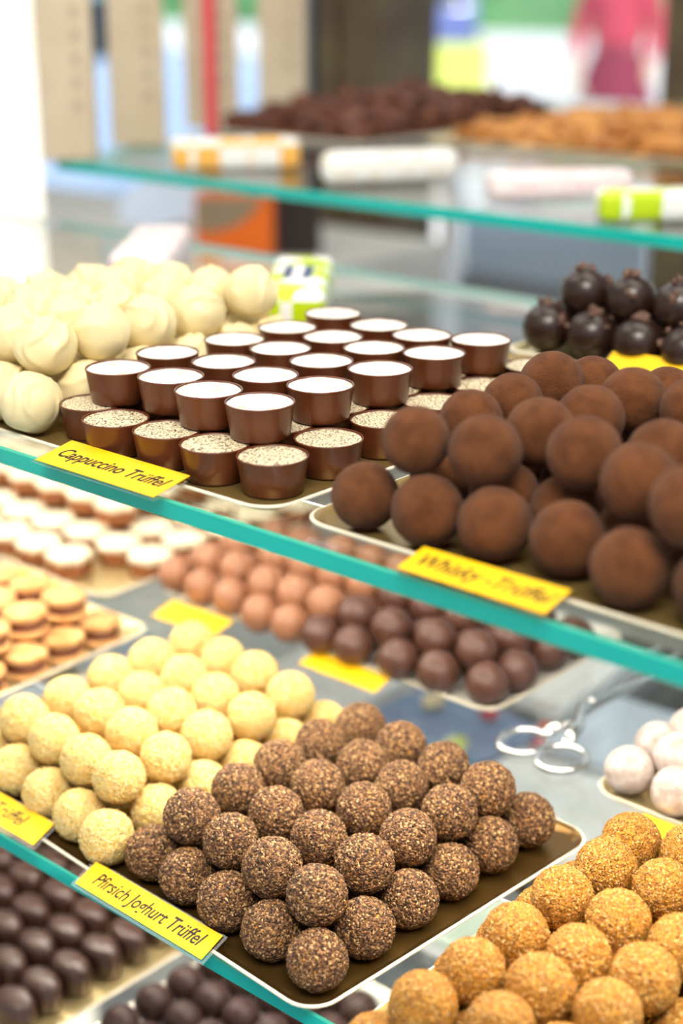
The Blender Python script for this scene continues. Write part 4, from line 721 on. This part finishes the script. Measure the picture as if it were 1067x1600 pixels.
# low shrub in a tub
bm = bmesh.new(); rnd = random.Random(4)
for q in range(260):
    a, b = rnd.uniform(0, 6.28), rnd.uniform(-.4, 1.5); r = .30 * rnd.uniform(.7, 1)
    c = Vector((r * math.cos(a) * math.cos(b), r * math.sin(a) * math.cos(b), .55 + r * .7 * math.sin(b)))
    bmesh.ops.create_icosphere(bm, subdivisions=1, radius=rnd.uniform(.03, .06), matrix=Matrix.Translation(c) @ Matrix.Diagonal((1, 1, .5, 1)))
e = empty('potted_shrub', (-4.75, 7.6, 0)); link('foliage', bm, M['leaf'], e)
bm = bmesh.new(); lathe(bm, [(0, 0), (.16, 0), (.22, .42), (.235, .44), (.20, .44), (.19, .38), (0, .38)], 24); link('tub', bm, M['paper'], e)
bm = bmesh.new(); tube(bm, [(0, 0, .36), (.01, 0, .5), (0, .01, .7)], .02, 8); link('stem', bm, M['wood'], e)
tag(e, 'green potted shrub on the pavement outside', 'plant')
# person in a red top walking past with a cream bag
def skin_obj(name, verts, edges, radii, material, parent, root=0, sub=2):
    me = bpy.data.meshes.new(name); me.from_pydata(verts, edges, []); me.materials.append(M[material]); o = bpy.data.objects.new(name, me); C.objects.link(o)
    sk = o.modifiers.new('skin', 'SKIN'); me.skin_vertices
    for v, r in zip(me.skin_vertices[0].data, radii): v.radius = (r, r) if not isinstance(r, tuple) else r
    me.skin_vertices[0].data[root].use_root = True
    sb = o.modifiers.new('sub', 'SUBSURF'); sb.levels = sb.render_levels = sub
    bpy.context.view_layer.update()
    m2 = bpy.data.meshes.new_from_object(o.evaluated_get(bpy.context.evaluated_depsgraph_get())); o.modifiers.clear(); o.data = m2
    for p in m2.polygons: p.use_smooth = True
    o.parent = parent; return o
e = empty('person', (-5.37, 8.70, 0), math.radians(20))
V = [(0, 0, .95), (0, .01, 1.12), (0, .01, 1.32), (0, 0, 1.45), (0, -.01, 1.52), (0, -.01, 1.60), (0, 0, 1.70),
     (.09, 0, .90), (.10, -.06, .50), (.10, .03, .09), (.10, -.10, .03), (-.09, 0, .90), (-.09, .08, .52), (-.09, .16, .12), (-.09, .04, .03),
     (.17, .01, 1.40), (.24, .04, 1.12), (.22, -.08, .90), (.22, -.12, .82), (-.17, .01, 1.40), (-.25, .02, 1.13), (-.24, -.08, .92), (-.24, -.13, .84)]
E_ = [(0, 1), (1, 2), (2, 3), (3, 4), (4, 5), (5, 6), (0, 7), (7, 8), (8, 9), (9, 10), (0, 11), (11, 12), (12, 13), (13, 14), (3, 15), (15, 16), (16, 17), (17, 18), (3, 19), (19, 20), (20, 21), (21, 22)]
Rr = [(.16, .12), (.14, .10), (.16, .11), (.10, .08), .055, .085, .075, .09, .062, .042, .035, .09, .062, .042, .035, .06, .042, .033, .03, .06, .042, .033, .03]
skin_obj('body', V, E_, Rr, 'skin', e)
skin_obj('red_top', [(0, 0, .98), (0, .01, 1.12), (0, .01, 1.32), (0, 0, 1.44), (.17, .01, 1.41), (.24, .04, 1.12), (.225, -.06, .95), (-.17, .01, 1.41), (-.25, .02, 1.13), (-.245, -.06, .96)],
         [(0, 1), (1, 2), (2, 3), (3, 4), (4, 5), (5, 6), (3, 7), (7, 8), (8, 9)], [(.19, .14), (.17, .125), (.185, .13), (.12, .09), .08, .06, .048, .08, .06, .048], 'coat', e)
bm = bmesh.new(); lathe(bm, [(.15, 1.02), (.20, .90), (.25, .70), (.29, .52), (.28, .52), (.24, .70), (.19, .90), (.14, 1.02)], 28)
for v in bm.verts: v.co.y *= .8
link('maroon_skirt', bm, M['skirt'], e)
bm = bmesh.new(); bmesh.ops.create_icosphere(bm, subdivisions=3, radius=.115, matrix=Matrix.Translation((0, .02, 1.665)) @ Matrix.Diagonal((.9, 1, 1.1, 1)))
link('hair', bm, M['hair'], e)
tag(e, 'person outside in red top and maroon skirt walking with arms down', 'person')
bm = bmesh.new(); box(bm, (0, 0, .16), (.30, .12, .32)); bev(bm, .03, 2); tube(bm, [(-.10, 0, .30), (-.07, 0, .44), (0, 0, .50), (.07, 0, .44), (.10, 0, .30)], .010, 8)
tag(link('cream_handbag', bm, M['bag'], loc=(-5.37 - .24 * math.cos(math.radians(20)) + .13 * math.sin(math.radians(20)), 8.70 - .24 * math.sin(math.radians(20)) - .13 * math.cos(math.radians(20)) - .02, .34), rot=(0, 0, math.radians(20))), 'cream bag held in the hand of the person in red', 'bag')
